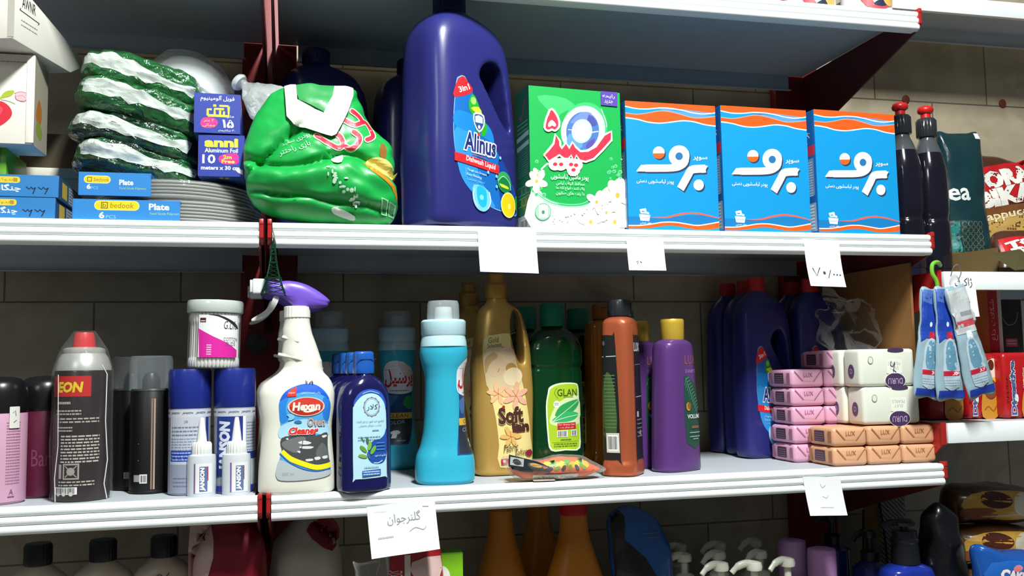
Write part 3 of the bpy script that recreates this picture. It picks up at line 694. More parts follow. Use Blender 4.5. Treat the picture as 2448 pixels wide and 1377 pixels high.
def cardA(a):
    a.poly([(-129, .3), (-.3, .3), (-.3, 18), (-4, 26.6), (-128, 26.6)], '#2f80c6'); a.rect(-104, 13, -50, 25.5, '#f0e3a0', 6); a.rect(-103.3, 13.6, -50.7, 24.9, '#e8c81f', 5.4); a.rect(-96, 15, -88, 23.5, '#5d5320'); a.rect(-95, 16, -89, 22.5, '#e8c81f'); a.txt('b', -92, 19.3, 4, 5.5, '#5d5320')
    a.txt('bedook', -71, 19.5, 28, 7, '#857524', sh=.1); a.txt('6', -95, 6.5, 6.5, 8.5, '#e9f2f8', b=.03); a.txt('PCS', -84, 4.5, 12, 4.5, '#86b7de')
    a.txt('Plate', -22, 18.5, 25, 8.5, '#e9f2f8', b=.03, rot=0) if 0 else a.txt('Plate', -26, 18.5, 25, 8.5, '#e9f2f8', b=.03); a.txt('Food Grade Polymers', -19, 9.3, 36, 4.5, '#a9c57a')
    a.k += 0
def cardB(a):
    a.poly([(-87, .3), (-.3, .3), (-.3, 22), (-4, 28), (-10, 30.4), (-87, 30.4)], '#2f80c6'); a.rect(-81, 16, -49, 26, '#f0e3a0', 5); a.rect(-80.4, 16.6, -49.6, 25.4, '#e2c22a', 4.4); a.rect(-77, 18, -71.5, 24, '#5d5320'); a.rect(-76.2, 18.8, -72.3, 23.2, '#e2c22a'); a.txt('bedook', -60, 21, 18, 5, '#857524', sh=.1)
    a.txt('6', -75, 11.5, 5, 6.5, '#e9f2f8', b=.03); a.txt('PCS', -68, 10, 8, 3.6, '#86b7de'); a.txt('Plate', -30, 18, 17, 7, '#e9f2f8', b=.03); a.txt('Food Grade Polymers', -22, 10, 32, 4, '#a9c57a')
t, g = plate_pack('clear pack of stacked pale plates with blue card, lower one on the shelf', 6, (.130, .027), cardA, .108, -.008); t.location = (-.1165, .008, MID); g.build('clear_wrap', t, 60)
t, g = plate_pack('clear pack of plates with blue card, lying on the other plate pack', 5, (.0875, .0306), cardB, .105, .02); t.location = (-.1535, .013, MID+.0325); g.build('clear_wrap', t, 60)
# ---- foil boxes, long boxes seen end on
def foil_box(label, art, h, group='aluminium foil boxes'):
    t = thing('foil_box', label, 'box', group=group); w = .0605
    G().box(-w/2, w/2, 0, .28, 0, h, M('#2b3a8f', .36, var=.04, coat=.2), .0015).build('carton', t)
    a = Art(); a.rect(-w*500+.4, .4, w*500-.4, h*1000-.4, '#2d3f9b'); art(a, h*1000); a.build('front_print', t, flat(), base=.0003)
    b = Art(); b.rect(-29.5, 2, 29.5, 270, '#27407f'); b.rect(-5, 4, 10, 14, '#a58a2c')
    for i in range(8): b.rect(-28+i*7.4, 3, -25+i*7.4, 200, '#2f5288')
    b.build('underside_print', t, plane((0, 0, 0), (1, 0, 0), (0, 1, 0)) if 0 else (lambda u, v, o: (u, v, -o)), base=.0002)
    return t
YE = '#f2dc3e'; WH = '#eef2f8'; PKC = '#d9308a'
def art_fa(a, h):
    a.txt('فویل آلومینیوم', 0, 48, 44, 9, WH, f=True, b=.012)
    a.q = lambda x, y: (x-31.5, 56-y)
    for k in (0,):
        a.line([(19, 31.5), (46, 31.5), (46, 18)], 3.4, YE); a.line([(19, 31.5), (19, 23), (24, 23)], 3, YE); a.line([(28, 31), (28, 22), (40, 22)], 3, YE); a.line([(35, 31), (35, 24)], 2.6, YE); a.line([(34, 17.5), (46, 17.5)], 2.6, YE); a.rect(26, 16, 30, 19, YE); a.line([(40, 30), (40, 25)], 2.4, YE)
    a.q = lambda x, y: (x, y)
    a.poly([(-22, 12), (-18, 21), (-4, 21), (1, 15), (-4, 8), (-16, 7)], PKC, 2); a.txt('۲ متر', -11, 17.3, 13, 4.5, YE, f=True); a.txt('مجانی', -11, 11, 16, 5, YE, f=True)
    a.txt('۱۵', 14, 14, 15, 11.5, WH, f=True, b=.03); a.txt('متر', 17, 23.5, 9, 4, WH, f=True); a.txt('۳۰ سانتیمتر', 12, 4.4, 22, 3.6, WH, f=True)
def art_en(a, h):
    a.txt('anni', 0, h-11, 44, 12.5, YE, b=.05); a.txt('Aluminum Foil', 0, h-21.5, 43, 6, WH, b=.02); a.txt('10', -16, h-33.5, 17, 12.5, WH, b=.02)
    a.poly([(-4, h-33), (2, h-27), (20, h-25), (23, h-34), (20, h-40), (2, h-40)], PKC, 2); a.txt('2m', 8, h-30.5, 11, 5, YE, b=.03); a.txt('Free', 9, h-36.5, 17, 5, YE, b=.03); a.txt('meters x 30 cm', -1, h-45.5, 50, 5.6, WH, b=.03)
    a.poly([(18, 10), (23, 12), (28, 9), (28, 3), (22, 6)], '#dfe4f2')
t = foil_box('blue aluminium foil box end with yellow Latin word, lower of the two', art_en, .0575); t.location = (-.068, .036, MID+.0665); t.rotation_euler = (math.radians(-1), 0, math.radians(-3))
t = foil_box('blue aluminium foil box end with Persian lettering, upper of the two', art_fa, .0555); t.location = (-.0735, .036, MID+.1255); t.rotation_euler = (math.radians(-1), 0, math.radians(1))
# ---- shiny green packs
def green_mat(dark):
    k = ('gpack', dark)
    if k in _mc: return _mc[k]
    m = bpy.data.materials.new('shiny_green_wrap'); m.use_nodes = True; nt = m.node_tree; b = nt.nodes['Principled BSDF']; L = nt.links.new
    tc = nt.nodes.new('ShaderNodeTexCoord'); mp = nt.nodes.new('ShaderNodeMapping'); mp.inputs['Scale'].default_value = (9, 9, 60); n = nt.nodes.new('ShaderNodeTexNoise'); n.inputs['Scale'].default_value = 1; n.inputs['Detail'].default_value = 5; n.inputs['Roughness'].default_value = .65
    rp = nt.nodes.new('ShaderNodeValToRGB'); e = rp.color_ramp.elements; e[0].position = .44; e[0].color = (*lin(dark), 1); e[1].position = .66; e[1].color = (*lin('#a9b8ad'), 1); q = rp.color_ramp.elements.new(.56); q.color = (*lin('#2c6a3c'), 1)  # pale end of the ramp paints film reflections into the green
    n2 = nt.nodes.new('ShaderNodeTexNoise'); n2.inputs['Scale'].default_value = 46; n2.inputs['Detail'].default_value = 5; n2.inputs['Distortion'].default_value = 1.2
    bp = nt.nodes.new('ShaderNodeBump'); bp.inputs['Strength'].default_value = .85; bp.inputs['Distance'].default_value = .008
    L(tc.outputs['Object'], mp.inputs[0]); L(mp.outputs[0], n.inputs['Vector']); L(n.outputs[0], rp.inputs[0]); L(rp.outputs[0], b.inputs['Base Color']); L(tc.outputs['Object'], n2.inputs['Vector']); L(n2.outputs[0], bp.inputs['Height']); L(bp.outputs[0], b.inputs['Normal'])
    b.inputs['Roughness'].default_value = .14; b.inputs['Coat Weight'].default_value = .7; b.inputs['Coat Roughness'].default_value = .08; L(bp.outputs[0], b.inputs['Coat Normal'])
    _mc[k] = m; return m
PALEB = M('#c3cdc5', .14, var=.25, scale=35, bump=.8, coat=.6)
def green_pack(label, w, th, d, dark, seed):
    t = thing('wrapped_green_pack', label, 'pack', group='shiny green wrapped packs'); g = G()
    def rid(q): return 1-abs(noise.noise(q))*2
    def dsp(v):
        q = Vector((v.x*12+seed*9, v.y*9, v.z*26)); n = noise.noise(q)*.006+rid(q*2.3)*.0035+rid(Vector((v.x*60+seed, v.y*30, v.z*110)))*.0018
        return (noise.noise(q*1.7)*.005, -n if v.y < 0 else n, n*.7)
    o = [(-w/2, th*.4), (-w*.47, th*.8), (-w*.25, th*.98), (w*.2, th), (w*.42, th*.9), (w/2, th*.45), (w*.47, th*.1), (w*.2, 0), (-w*.2, .0), (-w*.47, th*.08)]
    b = g.pillow(o, d/2, green_mat(dark), p=3.6, rings=24, sub=14, disp=dsp).build('wrapper', t, 80)
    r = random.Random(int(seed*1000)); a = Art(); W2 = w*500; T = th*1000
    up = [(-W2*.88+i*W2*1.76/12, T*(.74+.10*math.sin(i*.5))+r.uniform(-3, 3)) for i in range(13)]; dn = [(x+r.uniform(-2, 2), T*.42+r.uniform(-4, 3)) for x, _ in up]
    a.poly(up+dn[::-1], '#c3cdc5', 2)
    a.build('pale_highlight', t, drape(b), (3, 3), base=.0006, mat=lambda c: PALEB)  # jagged pale band paints the film's highlight onto the pack
    return t
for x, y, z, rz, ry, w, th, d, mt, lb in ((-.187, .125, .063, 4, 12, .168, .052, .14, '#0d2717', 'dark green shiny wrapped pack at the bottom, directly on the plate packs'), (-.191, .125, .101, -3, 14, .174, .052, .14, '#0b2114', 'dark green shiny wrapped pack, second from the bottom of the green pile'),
      (-.186, .122, .142, 3, 16, .170, .054, .14, '#175427', 'green shiny wrapped pack with painted pale highlight, second from the top of the green pile'), (-.182, .127, .181, -3, 17, .166, .054, .14, '#1a5c2c', 'green shiny wrapped pack with painted pale highlight, on top of the green pile')):
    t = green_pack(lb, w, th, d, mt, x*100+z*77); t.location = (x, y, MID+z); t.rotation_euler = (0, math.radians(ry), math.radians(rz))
# ---- translucent bowls tied in a bag
t = thing('bowl_pack', 'stack of whitish disposable bowls tied in a clear bag behind the foil boxes', 'bowls', (-.130, .158, MID+.199), rot=(math.radians(-16), math.radians(16), 0))
BW = M('#e8eeec', .3, sss=.2)
for i in range(4):
    z = -.009*i
    G().lathe([(.066, z), (.0655, z+.004), (.062, z+.005), (.055, z+.03), (.044, z+.052), (.03, z+.062), (.0001, z+.064)], BW, 48).build('bowl', t, 50)
def wr(v): return tuple(noise.noise_vector(v*45)*.0035)
g = G().lathe([(.062, -.045), (.071, -.03), (.0715, 0), (.068, .02), (.06, .046), (.045, .062), (.02, .071), (.0001, .072)], FILM(milk=.16, rough=.2, bump=.8), 40, sub=3); g.V = [tuple(Vector(v)+Vector(wr(Vector(v)))) for v in g.V]; g.build('clear_bag', t, 60)
g = G(); prof = [(.008, 0), (.006, .008), (.012, .016), (.024, .035), (.030, .055), (.026, .075), (.004, .083)]
g.lathe(prof, FILM('#e8efec', milk=.38, rough=.25, bump=.9), 30, sub=4, sy=.6); g.V = [tuple(Vector(v)+Vector(noise.noise_vector(Vector(v)*70)*.006)) for v in g.V]
g.X = None; o = g.build('bag_tail', t, 70); o.location = (.070, -.045, .036); o.rotation_euler = (0, math.radians(118), math.radians(-12))
o = G().lathe([(.0115, -.004), (.0135, 0), (.0115, .004)], M('#eef2f0', .3), 16).build('bag_knot', t); o.location = (.070, -.045, .036); o.rotation_euler = (0, math.radians(118), math.radians(-12))
# ---- white cartons at the far left
t = thing('white_carton', 'white carton with slanting top lying askew on the flower carton', 'box', (-.313, -.024, 1.7705), -17)
G().prism([(0, 0), (.137, 0), (.172, .020), (.166, .030), (0, .078)], -.12, 0, M('#dcd8cf', .55, var=.03, scale=20), 'x', .0012).build('carton', t)
a = Art(); a.q = lambda x, y: (x, y)
a.txt('AWNR', 34, 54, 30, 14, '#2b2b2b', b=.01); a.line([(14, 42), (58, 40)], 1.2, '#3a3a3a'); a.line([(14, 42), (17, 45)], 1, '#3a3a3a'); a.line([(58, 40), (55, 37)], 1, '#3a3a3a'); a.lines(36, 30, 36, 2, -6, '#8a8780', 1.2)
a.build('side_print', t, plane((0, 0, 0), (0, 1, 0), (0, 0, 1)), base=.0002)
G().box(-.006, .0004, -.0004, .003, .002, .075, M('#bdb8ad', .6)).build('taped_corner', t, 0)
t = thing('flower_carton', 'white carton printed with a red flower, under the askew carton', 'box', (-.2995, .03, MID+.1), 0)
w = .12
G().box(-w, 0, 0, .07, 0, .118, M('#e4dfd2', .5, var=.03, scale=20), .0015).box(-.009, .0006, -.0012, .0004, .002, .117, M('#ece7da', .5), .0004).build('carton', t)
a = Art(); q = lambda x, y: ((x-75)*.664, 118-(y-130)*.545); a.q = q; RDF = '#d62c3c'
a.poly([(-30, 190), (-8, 180), (4, 190), (14, 220), (10, 245), (-5, 250), (-30, 240)], RDF, 4); a.poly([(-30, 240), (-2, 248), (18, 246), (33, 260), (36, 280), (20, 302), (0, 312), (-30, 312)], '#cf2535', 4); a.poly([(-30, 250), (0, 255), (20, 262), (10, 285), (-30, 290)], '#df4653', 4)
a.poly([(14, 240), (24, 222), (40, 219), (34, 232), (20, 238)], '#a5b52f', 3); a.line([(16, 242), (30, 245), (42, 251)], .7, '#8aa03a', 3); a.ell(52, 232, 12, 11, '#e7b8be', 18); a.line([(40, 226), (52, 221), (66, 228), (58, 244), (44, 240), (42, 230)], .8, '#b05a70', 4); a.line([(45, 232), (54, 230), (60, 236)], .7, '#c77788', 2); a.line([(60, 228), (74, 235)], .8, '#c04a58')
a.lines(35, 149, 50, 1, 4, '#6d6a62', 1.2)
a.build('front_print', t, flat(), base=.0003)
s = Art(); s.rect(1, 1, 69, 116, '#a79f8f'); s.poly([(10, 40), (30, 30), (40, 50), (24, 66)], '#b8702c', 3); s.poly([(12, 20), (34, 12), (44, 26), (20, 36)], '#8a9a3c', 3); s.build('side_print', t, plane((0, 0, 0), (0, 1, 0), (0, 0, 1)), base=.0002)
t = thing('thin_carton', 'purple and green carton wedged under the flower carton', 'box', (-.345, .05, MID+.0575))
G().box(-.08, .0, 0, .1, 0, .0425, M('#8e3a6e', .45), .001).box(.0002, .0085, .004, .1, 0, .0425, M('#6fae2f', .45), .0006).build('carton', t)
t = thing('kraft_carton', 'grey-beige carton in shade behind the fork boxes', 'box', (-.3, .18, MID))
G().box(-.1, .085, 0, .13, 0, .1, CARD, .002).box(-.1, .088, -.003, .02, .086, .101, CARD, .001).build('carton', t)
t = thing('brown_carton', 'dark brown carton at the back between flower carton and green pile', 'box', (-.285, .22, MID+.1012))
G().box(-.08, .09, 0, .1, 0, .06, M('#5a5040', .7, var=.1), .002).build('carton', t)
# ================================================================ lower shelf
WPL = M('#e4e3d6', .32, var=.03, scale=20, sss=.1); PUR = M('#6f4fc0', .35, coat=.2)
def mmq(cx, by, k): return lambda x, y: ((x-cx)*k, (by-y)*k)
# ---- oven cleaner spray
def spray():
    t = thing('spray_bottle', 'x', 'spray bottle'); K = .545
    L = Loft([(0, 46, 25, 3, 0), (4, 49.5, 28, 3, 0), (30, 49, 29, 3, 0), (62, 46.5, 28, 3, 0), (85, 45.5, 27, 3, 0), (115, 49, 28, 2.8, 0), (128, 49.5, 28, 2.6, 0), (141, 46, 26, 2.4, 1), (150, 38, 24, 2.2, 4), (158, 29, 22, 2.1, 6), (166, 25.5, 20.5, 2, 8), (172, 25, 20, 2, 8), (176, 25.5, 20, 2, 6), (196, 22, 18.5, 2, 3), (214, 19, 17, 2, 0), (226, 17, 16, 2, 0), (240, 16.5, 16, 2, 0)], sub=4)
    b = G().loft(L, WPL)
    b.tube([(-.019, -.008, .205), (0, -.0175, .199), (.018, -.009, .188), (.024, 0, .184)], .0022, WPL, 6); b.tube([(-.024, -.006, .182), (0, -.02, .176), (.026, -.012, .165), (.033, 0, .162)], .0022, WPL, 6)
    b.build('bottle', t)
    G().lathe([(.0165, .23), (.0175, .231), (.0172, .245), (.015, .246), (.0001, .2465)], M('#e9e8de', .4), 40, ribs=22, amp=.012).build('neck_collar', t)
    q = mmq(711, 1183, K)
    hd = [tuple(v*.001 for v in q(*p)) for p in [(634, 671), (660, 671), (692, 668), (730, 676), (765, 695), (790, 716), (788, 724), (784, 732), (765, 736), (742, 738), (738, 744), (705, 745), (697, 728), (668, 708), (636, 698)]]
    G().pillow(hd, .0125, PUR, p=3, rings=8, sub=4).build('spray_head', t, 60)
    h = t.children[-1]
    nz = G().box(-.058, -.0415, -.0085, .0085, .263, .2825, M('#e8e9ea', .35), .002); nz.box(-.0615, -.058, -.007, .007, .2645, .281, M('#cfd3d6', .35), .001); nz.build('nozzle', t)
    tr = [tuple(v*.001 for v in q(*p)) for p in [(668, 710), (656, 706), (648, 724), (632, 744), (604, 762), (606, 768), (624, 763), (645, 750), (658, 735)]]
    G().prism(crom(tr, 4), -.0055, .0055, M('#dcdedd', .35), r=.0012).build('trigger', t, 50)
    a = Art(); p = mmq(711, 1183, K); a.q = lambda x, y: p(650+x/5.294, 900+y/5.294)
    sh = [(85, 420), (95, 320), (160, 210), (280, 140), (410, 112), (540, 130), (660, 210), (735, 320), (755, 440), (720, 580), (708, 740), (705, 900), (725, 1050), (745, 1200), (735, 1270), (600, 1310), (350, 1330), (120, 1320), (55, 1270), (50, 1200), (95, 1050), (118, 930), (115, 740), (100, 560)]
    a.poly(sh, '#4fa3e0', 4)
    a.poly([(95, 330), (160, 215), (280, 145), (410, 116), (540, 134), (655, 212), (728, 320), (600, 250), (410, 215), (220, 260)], '#1f5fd0', 4)
    a.poly([(90, 420), (96, 340), (200, 280), (170, 420), (200, 560), (108, 600)], '#2b83d8', 4); a.poly([(640, 300), (735, 340), (750, 440), (716, 590), (640, 540)], '#2b78d6', 4)
    a.poly([(110, 640), (400, 560), (712, 640), (706, 780), (420, 720), (116, 800)], '#a8d4ee', 4)
    a.poly([(120, 790), (300, 760), (560, 770), (660, 740), (706, 760), (704, 900), (724, 1080), (735, 1110), (560, 1150), (360, 1080), (220, 1010), (122, 930)], '#45484a', 3)
    a.poly([(130, 840), (330, 780), (420, 800), (370, 900), (300, 980), (160, 920)], '#6d7071', 3); a.poly([(540, 1000), (600, 880), (650, 880), (700, 960), (715, 1070), (600, 1060)], '#5f6364', 3)
    for pts in ([(320, 850), (400, 830), (490, 860), (440, 880), (370, 875)], [(330, 905), (420, 900), (515, 910), (480, 935), (380, 930)], [(620, 780), (680, 770), (690, 790), (640, 805)], [(415, 1065), (500, 1060), (505, 1085), (430, 1090)], [(525, 1045), (590, 1040), (600, 1070), (540, 1080)], [(625, 1040), (690, 1030), (695, 1060), (640, 1070)], [(305, 960), (350, 955), (345, 985)], [(170, 800), (200, 790), (200, 815)]): a.poly(pts, '#d5d7d6', 2)
    a.line([(380, 830), (372, 900), (350, 960)], .8, '#2a2c2d')
    a.line([(122, 955), (230, 1050), (400, 1125), (560, 1172), (742, 1150)], 6.6, '#f1e11d', 4); a.line([(100, 975), (220, 1090), (380, 1180), (560, 1215), (745, 1190)], 1.6, '#2f6fc0', 4)
    a.poly([(92, 1060), (210, 1110), (380, 1195), (560, 1230), (742, 1210), (733, 1270), (600, 1308), (350, 1326), (120, 1317), (58, 1270), (54, 1200)], '#b4bbbf', 3); a.txt('500 ml', 200, 1240, 150, 42, '#8a9094', sh=.15)
    a.poly([(185, 240), (230, 180), (300, 145), (300, 270), (190, 275)], '#e03a34'); a.txt('super', 245, 228, 80, 26, '#f6d8c8'); a.txt('پاک کننده اجاق', 480, 235, 240, 34, '#d2dde0', f=True)
    a.ell(424, 402, 232, 122, '#d9cdb8', 36); a.ell(424, 402, 210, 112, '#b32a27', 36); a.poly([(220, 402), (260, 330), (424, 292), (590, 330), (630, 402), (424, 370)], '#d03a32', 3)
    a.txt('Hexan', 424, 400, 350, 108, '#f5ecd8', b=.045, sh=.12); a.line([(390, 458), (440, 468), (510, 455), (560, 435)], 2.2, '#f5ecd8', 4)
    a.poly([(180, 500), (240, 490), (280, 520), (260, 560), (200, 570), (210, 530)], '#7fc6ea', 3); a.poly([(270, 590), (330, 570), (370, 600), (320, 612)], '#2d78a8', 3)
    a.txt('Oven', 548, 600, 220, 112, '#b8a9a0', b=.02, ol=[('#8d6f6a', .03), ('#e6e0d8', .0)], sh=.1); a.txt('Cleaner', 390, 706, 370, 96, '#d9302c', b=.055, ol='#f4ece2', ow=.04, sh=.2)
    a.line([(390, 70), (400, 90), (418, 92), (408, 108)], .9, '#2a2230', 3); a.line([(445, 110), (470, 82), (492, 118)], 1.3, '#2a2230', 2)
    a.build('label', t, L.wrap, (4, 5), base=.0004, dz=.00004)
    return t
S = spray(); gs = 'oven cleaner spray bottles'
S.location = (.032, .027, LOW); S.rotation_euler = (0, 0, math.radians(3)); S['label'] = 'cream oven cleaner spray bottle with purple trigger head, front one at the shelf edge'; S['group'] = gs
dup(S, (.026, .115, LOW), -4, 'cream spray bottle hidden behind the front oven cleaner bottle', gs)
# ---- dark blue shampoo
def klar():
    t = thing('shampoo_bottle', 'x', 'bottle')
    L = Loft([(0, 32, 20, 2.8), (3, 35.5, 22, 2.8), (10, 36, 22.5, 2.8), (110, 36, 22.5, 2.6), (124, 34.5, 22, 2.5), (138, 29.5, 20, 2.3), (148, 20, 16, 2.1), (152, 13, 12.5, 2), (156, 11, 11, 2)], sub=5)
    G().loft(L, M('#17164d', .12, coat=.5, var=.2, scale=10)).build('bottle', t)
    C = Loft([(154, 13, 12, 2.6), (155, 14, 12.5, 2.8), (176, 13.5, 12, 2.8), (182, 13, 11.5, 2.8), (184, 11, 10, 2.6)], sub=3)
    G().loft(C, M('#1c57ad', .3, coat=.2)).box(-.0135, .0135, -.0128, -.012, .173, .1738, M('#123a78', .5)).build('flip_cap', t)
    a = Art(quad([(50, 100), (515, 100), (515, 1262), (50, 1262)], 47, 113)); BG = '#b4dcea'
    a.poly([(62, 300), (70, 220), (150, 110), (290, 70), (430, 110), (500, 220), (512, 330), (480, 260), (400, 150), (290, 122), (180, 150), (100, 240)], '#2a55b5', 3); a.line([(180, 130), (290, 98), (410, 135)], .8, '#9cc6ea', 4)
    a.poly([(50, 400), (62, 300), (110, 220), (190, 150), (300, 128), (400, 160), (475, 250), (505, 350), (515, 500), (518, 1210), (490, 1255), (80, 1268), (52, 1230)], BG, 3)
    a.poly([(516, 620), (517, 940), (470, 1060), (380, 1085), (290, 1060), (240, 980), (250, 900), (300, 780), (420, 740), (480, 690)], '#1f4fa3', 4)
    a.line([(325, 1062), (390, 1066), (450, 1035)], 1, '#cfe8f4', 4)
    a.ell(300, 312, 112, 130, '#7a6a78', 40); a.ell(300, 312, 101, 118, BG, 36); a.line([(300+92*math.cos(i*PI/16), 312+105*math.sin(i*PI/16)) for i in range(32)], .5, '#8a7a86', closed=True)
    for i in range(12): a.ell(300+112*math.cos(i*PI/6), 312+130*math.sin(i*PI/6), 8, 9, '#7a6a78', 6)
    a.txt('کلار', 305, 318, 150, 90, '#5d5a68', f=True)
    a.txt('شامپو ضد شوره و نرم کننده', 280, 508, 380, 44, '#5d7486', f=True); a.txt('مناسب موهای معمولی', 280, 558, 310, 36, '#7f97a6', f=True); a.lines(350, 628, 90, 1, 20, '#6d8494', 14); a.lines(265, 712, 300, 2, 36, '#86a4b2', 12)
    for x, y, rx, ry, r, c in ((182, 870, 62, 26, 45, '#5f9a3c'), (265, 830, 64, 26, -80, '#7cb648'), (315, 890, 66, 27, -60, '#6fae3e'), (175, 965, 62, 24, 15, '#77a84a'), (235, 760, 50, 18, 80, '#3f6f4a'), (170, 740, 48, 7, 55, '#4f7d5a'), (250, 960, 50, 14, 70, '#3a6f9c')): a.ell(x, y, rx, ry, c, 14, r)
    a.lines(420, 800, 120, 3, 44, '#4f86c4', 16); a.txt('شامپو ضد شوره', 412, 968, 160, 40, '#e8f2fa', f=True)
    a.lines(290, 1115, 200, 1, 20, '#86a9b8', 12); a.poly([(165, 1160), (415, 1148), (418, 1225), (168, 1240)], '#2f5fae'); a.lines(290, 1178, 220, 2, 32, '#c8dcf0', 14)
    a.build('label', t, L.wrap, (4, 6), base=.0004, dx=1, dy=18)
    return t
Kb = klar(); gk = 'dark blue shampoo bottles in a row'
Kb.location = (.119, .011, LOW); Kb.rotation_euler = (0, 0, math.radians(16)); Kb['label'] = 'dark blue shampoo bottle with pale blue label, front one of its row'; Kb['group'] = gk
for i, (x, y) in enumerate(((.112, .059), (.106, .106), (.098, .155))): dup(Kb, (x, y, LOW), 14, ('dark blue shampoo bottle second in its row, right behind the front one', 'dark blue shampoo bottle third in its row, behind the spray bottle', 'dark blue shampoo bottle at the back of its row')[i], gk)
# ---- turquoise laundry gel
def gel():
    t = thing('laundry_gel_bottle', 'x', 'bottle'); TQ = M('#33abc8', .3, sss=.25, var=.06, scale=160); MILK = M('#b9dbe4', .3, sss=.2)
    P = [(0, 38, 30, 2.6), (6, 41.5, 33, 2.6), (22, 42, 33, 2.5), (36, 41, 32, 2.4), (55, 34.5, 29, 2.2), (75, 30.5, 27.5, 2.1), (110, 28, 26.5, 2), (150, 27, 26, 2), (165, 29, 27, 2), (178, 32.5, 29, 2), (190, 34, 30, 2), (200, 33, 29.5, 2)]
    L = Loft(P, sub=5); G().loft(L, TQ).build('bottle', t)
    G().lathe([(.0330, .1995), (.0325, .206), (.031, .213), (.0305, .215), (.0318, .217), (.032, .236), (.029, .239), (.0225, .2395), (.0001, .2395)], MILK, 48, sy=.95).build('shoulder_ring', t)
    G().lathe([(.0225, .239), (.0232, .243), (.0225, .262), (.021, .267), (.0001, .268)], FILM('#dfe9ec', milk=.3, rough=.18, bump=0), 40).lathe([(.013, .240), (.012, .258), (.0001, .259)], M('#d3dadd', .4), 24).build('dosing_cap', t)
    a = Art(); sh = [(-30, 45), (-24, 42), (24, 42), (30, 46), (27, 80), (24, 120), (28, 150), (27, 165), (15, 178), (0, 182), (-15, 178), (-27, 165), (-28, 150), (-24, 120), (-27, 80)]
    a.poly(sh, '#24457c', 4); a.poly([(-27, 166), (-14, 178), (0, 182), (14, 178), (27, 166), (29, 150), (27, 132), (10, 126), (-10, 126), (-27, 132), (-29, 150)], '#dfe2e6', 4); a.poly([(5, 181), (20, 174), (28, 160), (28, 150), (8, 154)], '#d9bfc2', 2)
    a.txt('پرسیل', 0, 150, 52, 31, '#c41f33', f=True, b=.03); a.lines(0, 131, 32, 1, 3, '#8a8f98', 2)
    a.poly([(-25, 118), (-20, 100), (-8, 112), (-2, 122), (-14, 124)], '#3f6fae', 3); a.poly([(6, 108), (20, 100), (24, 118), (12, 122)], '#2d8f4a', 3); a.rect(-26, 84, 26, 94, '#d3ae45'); a.txt('CLEAN', 0, 89, 34, 6.5, '#3d3a34'); a.rect(-27, 44, 27, 83, '#27303c'); a.txt('COLOR', -4, 78, 32, 6, '#93a3b5', rot=4); a.poly([(-8, 62), (-3, 65), (3, 65), (8, 62), (6, 58), (4, 60), (4, 52), (-4, 52), (-4, 60), (-6, 58)], '#c7ced6'); a.lines(14, 48, 14, 1, 3, '#97a3ad', 2)
    W3 = L.wrap
    a.build('label', t, lambda u, v, o: W3(u+.046, v, o), (4, 5), base=.0005)
    return t
Gl = gel(); gg = 'turquoise laundry gel bottles'
Gl.location = (.2355, .055, LOW); Gl.rotation_euler = (0, 0, math.radians(-6)); Gl['label'] = 'turquoise laundry gel bottle with clear dosing cap, standing in front, turned sideways'; Gl['group'] = gg
Gl.scale = (1, 1, .955)
dup(Gl, (.196, .285, LOW), -98, 'laundry gel bottle in shade at the back, label with red Persian word facing out', gg)
dup(Gl, (.086, .288, LOW), -98, 'laundry gel bottle at the back between spray bottle and shampoo row', gg)
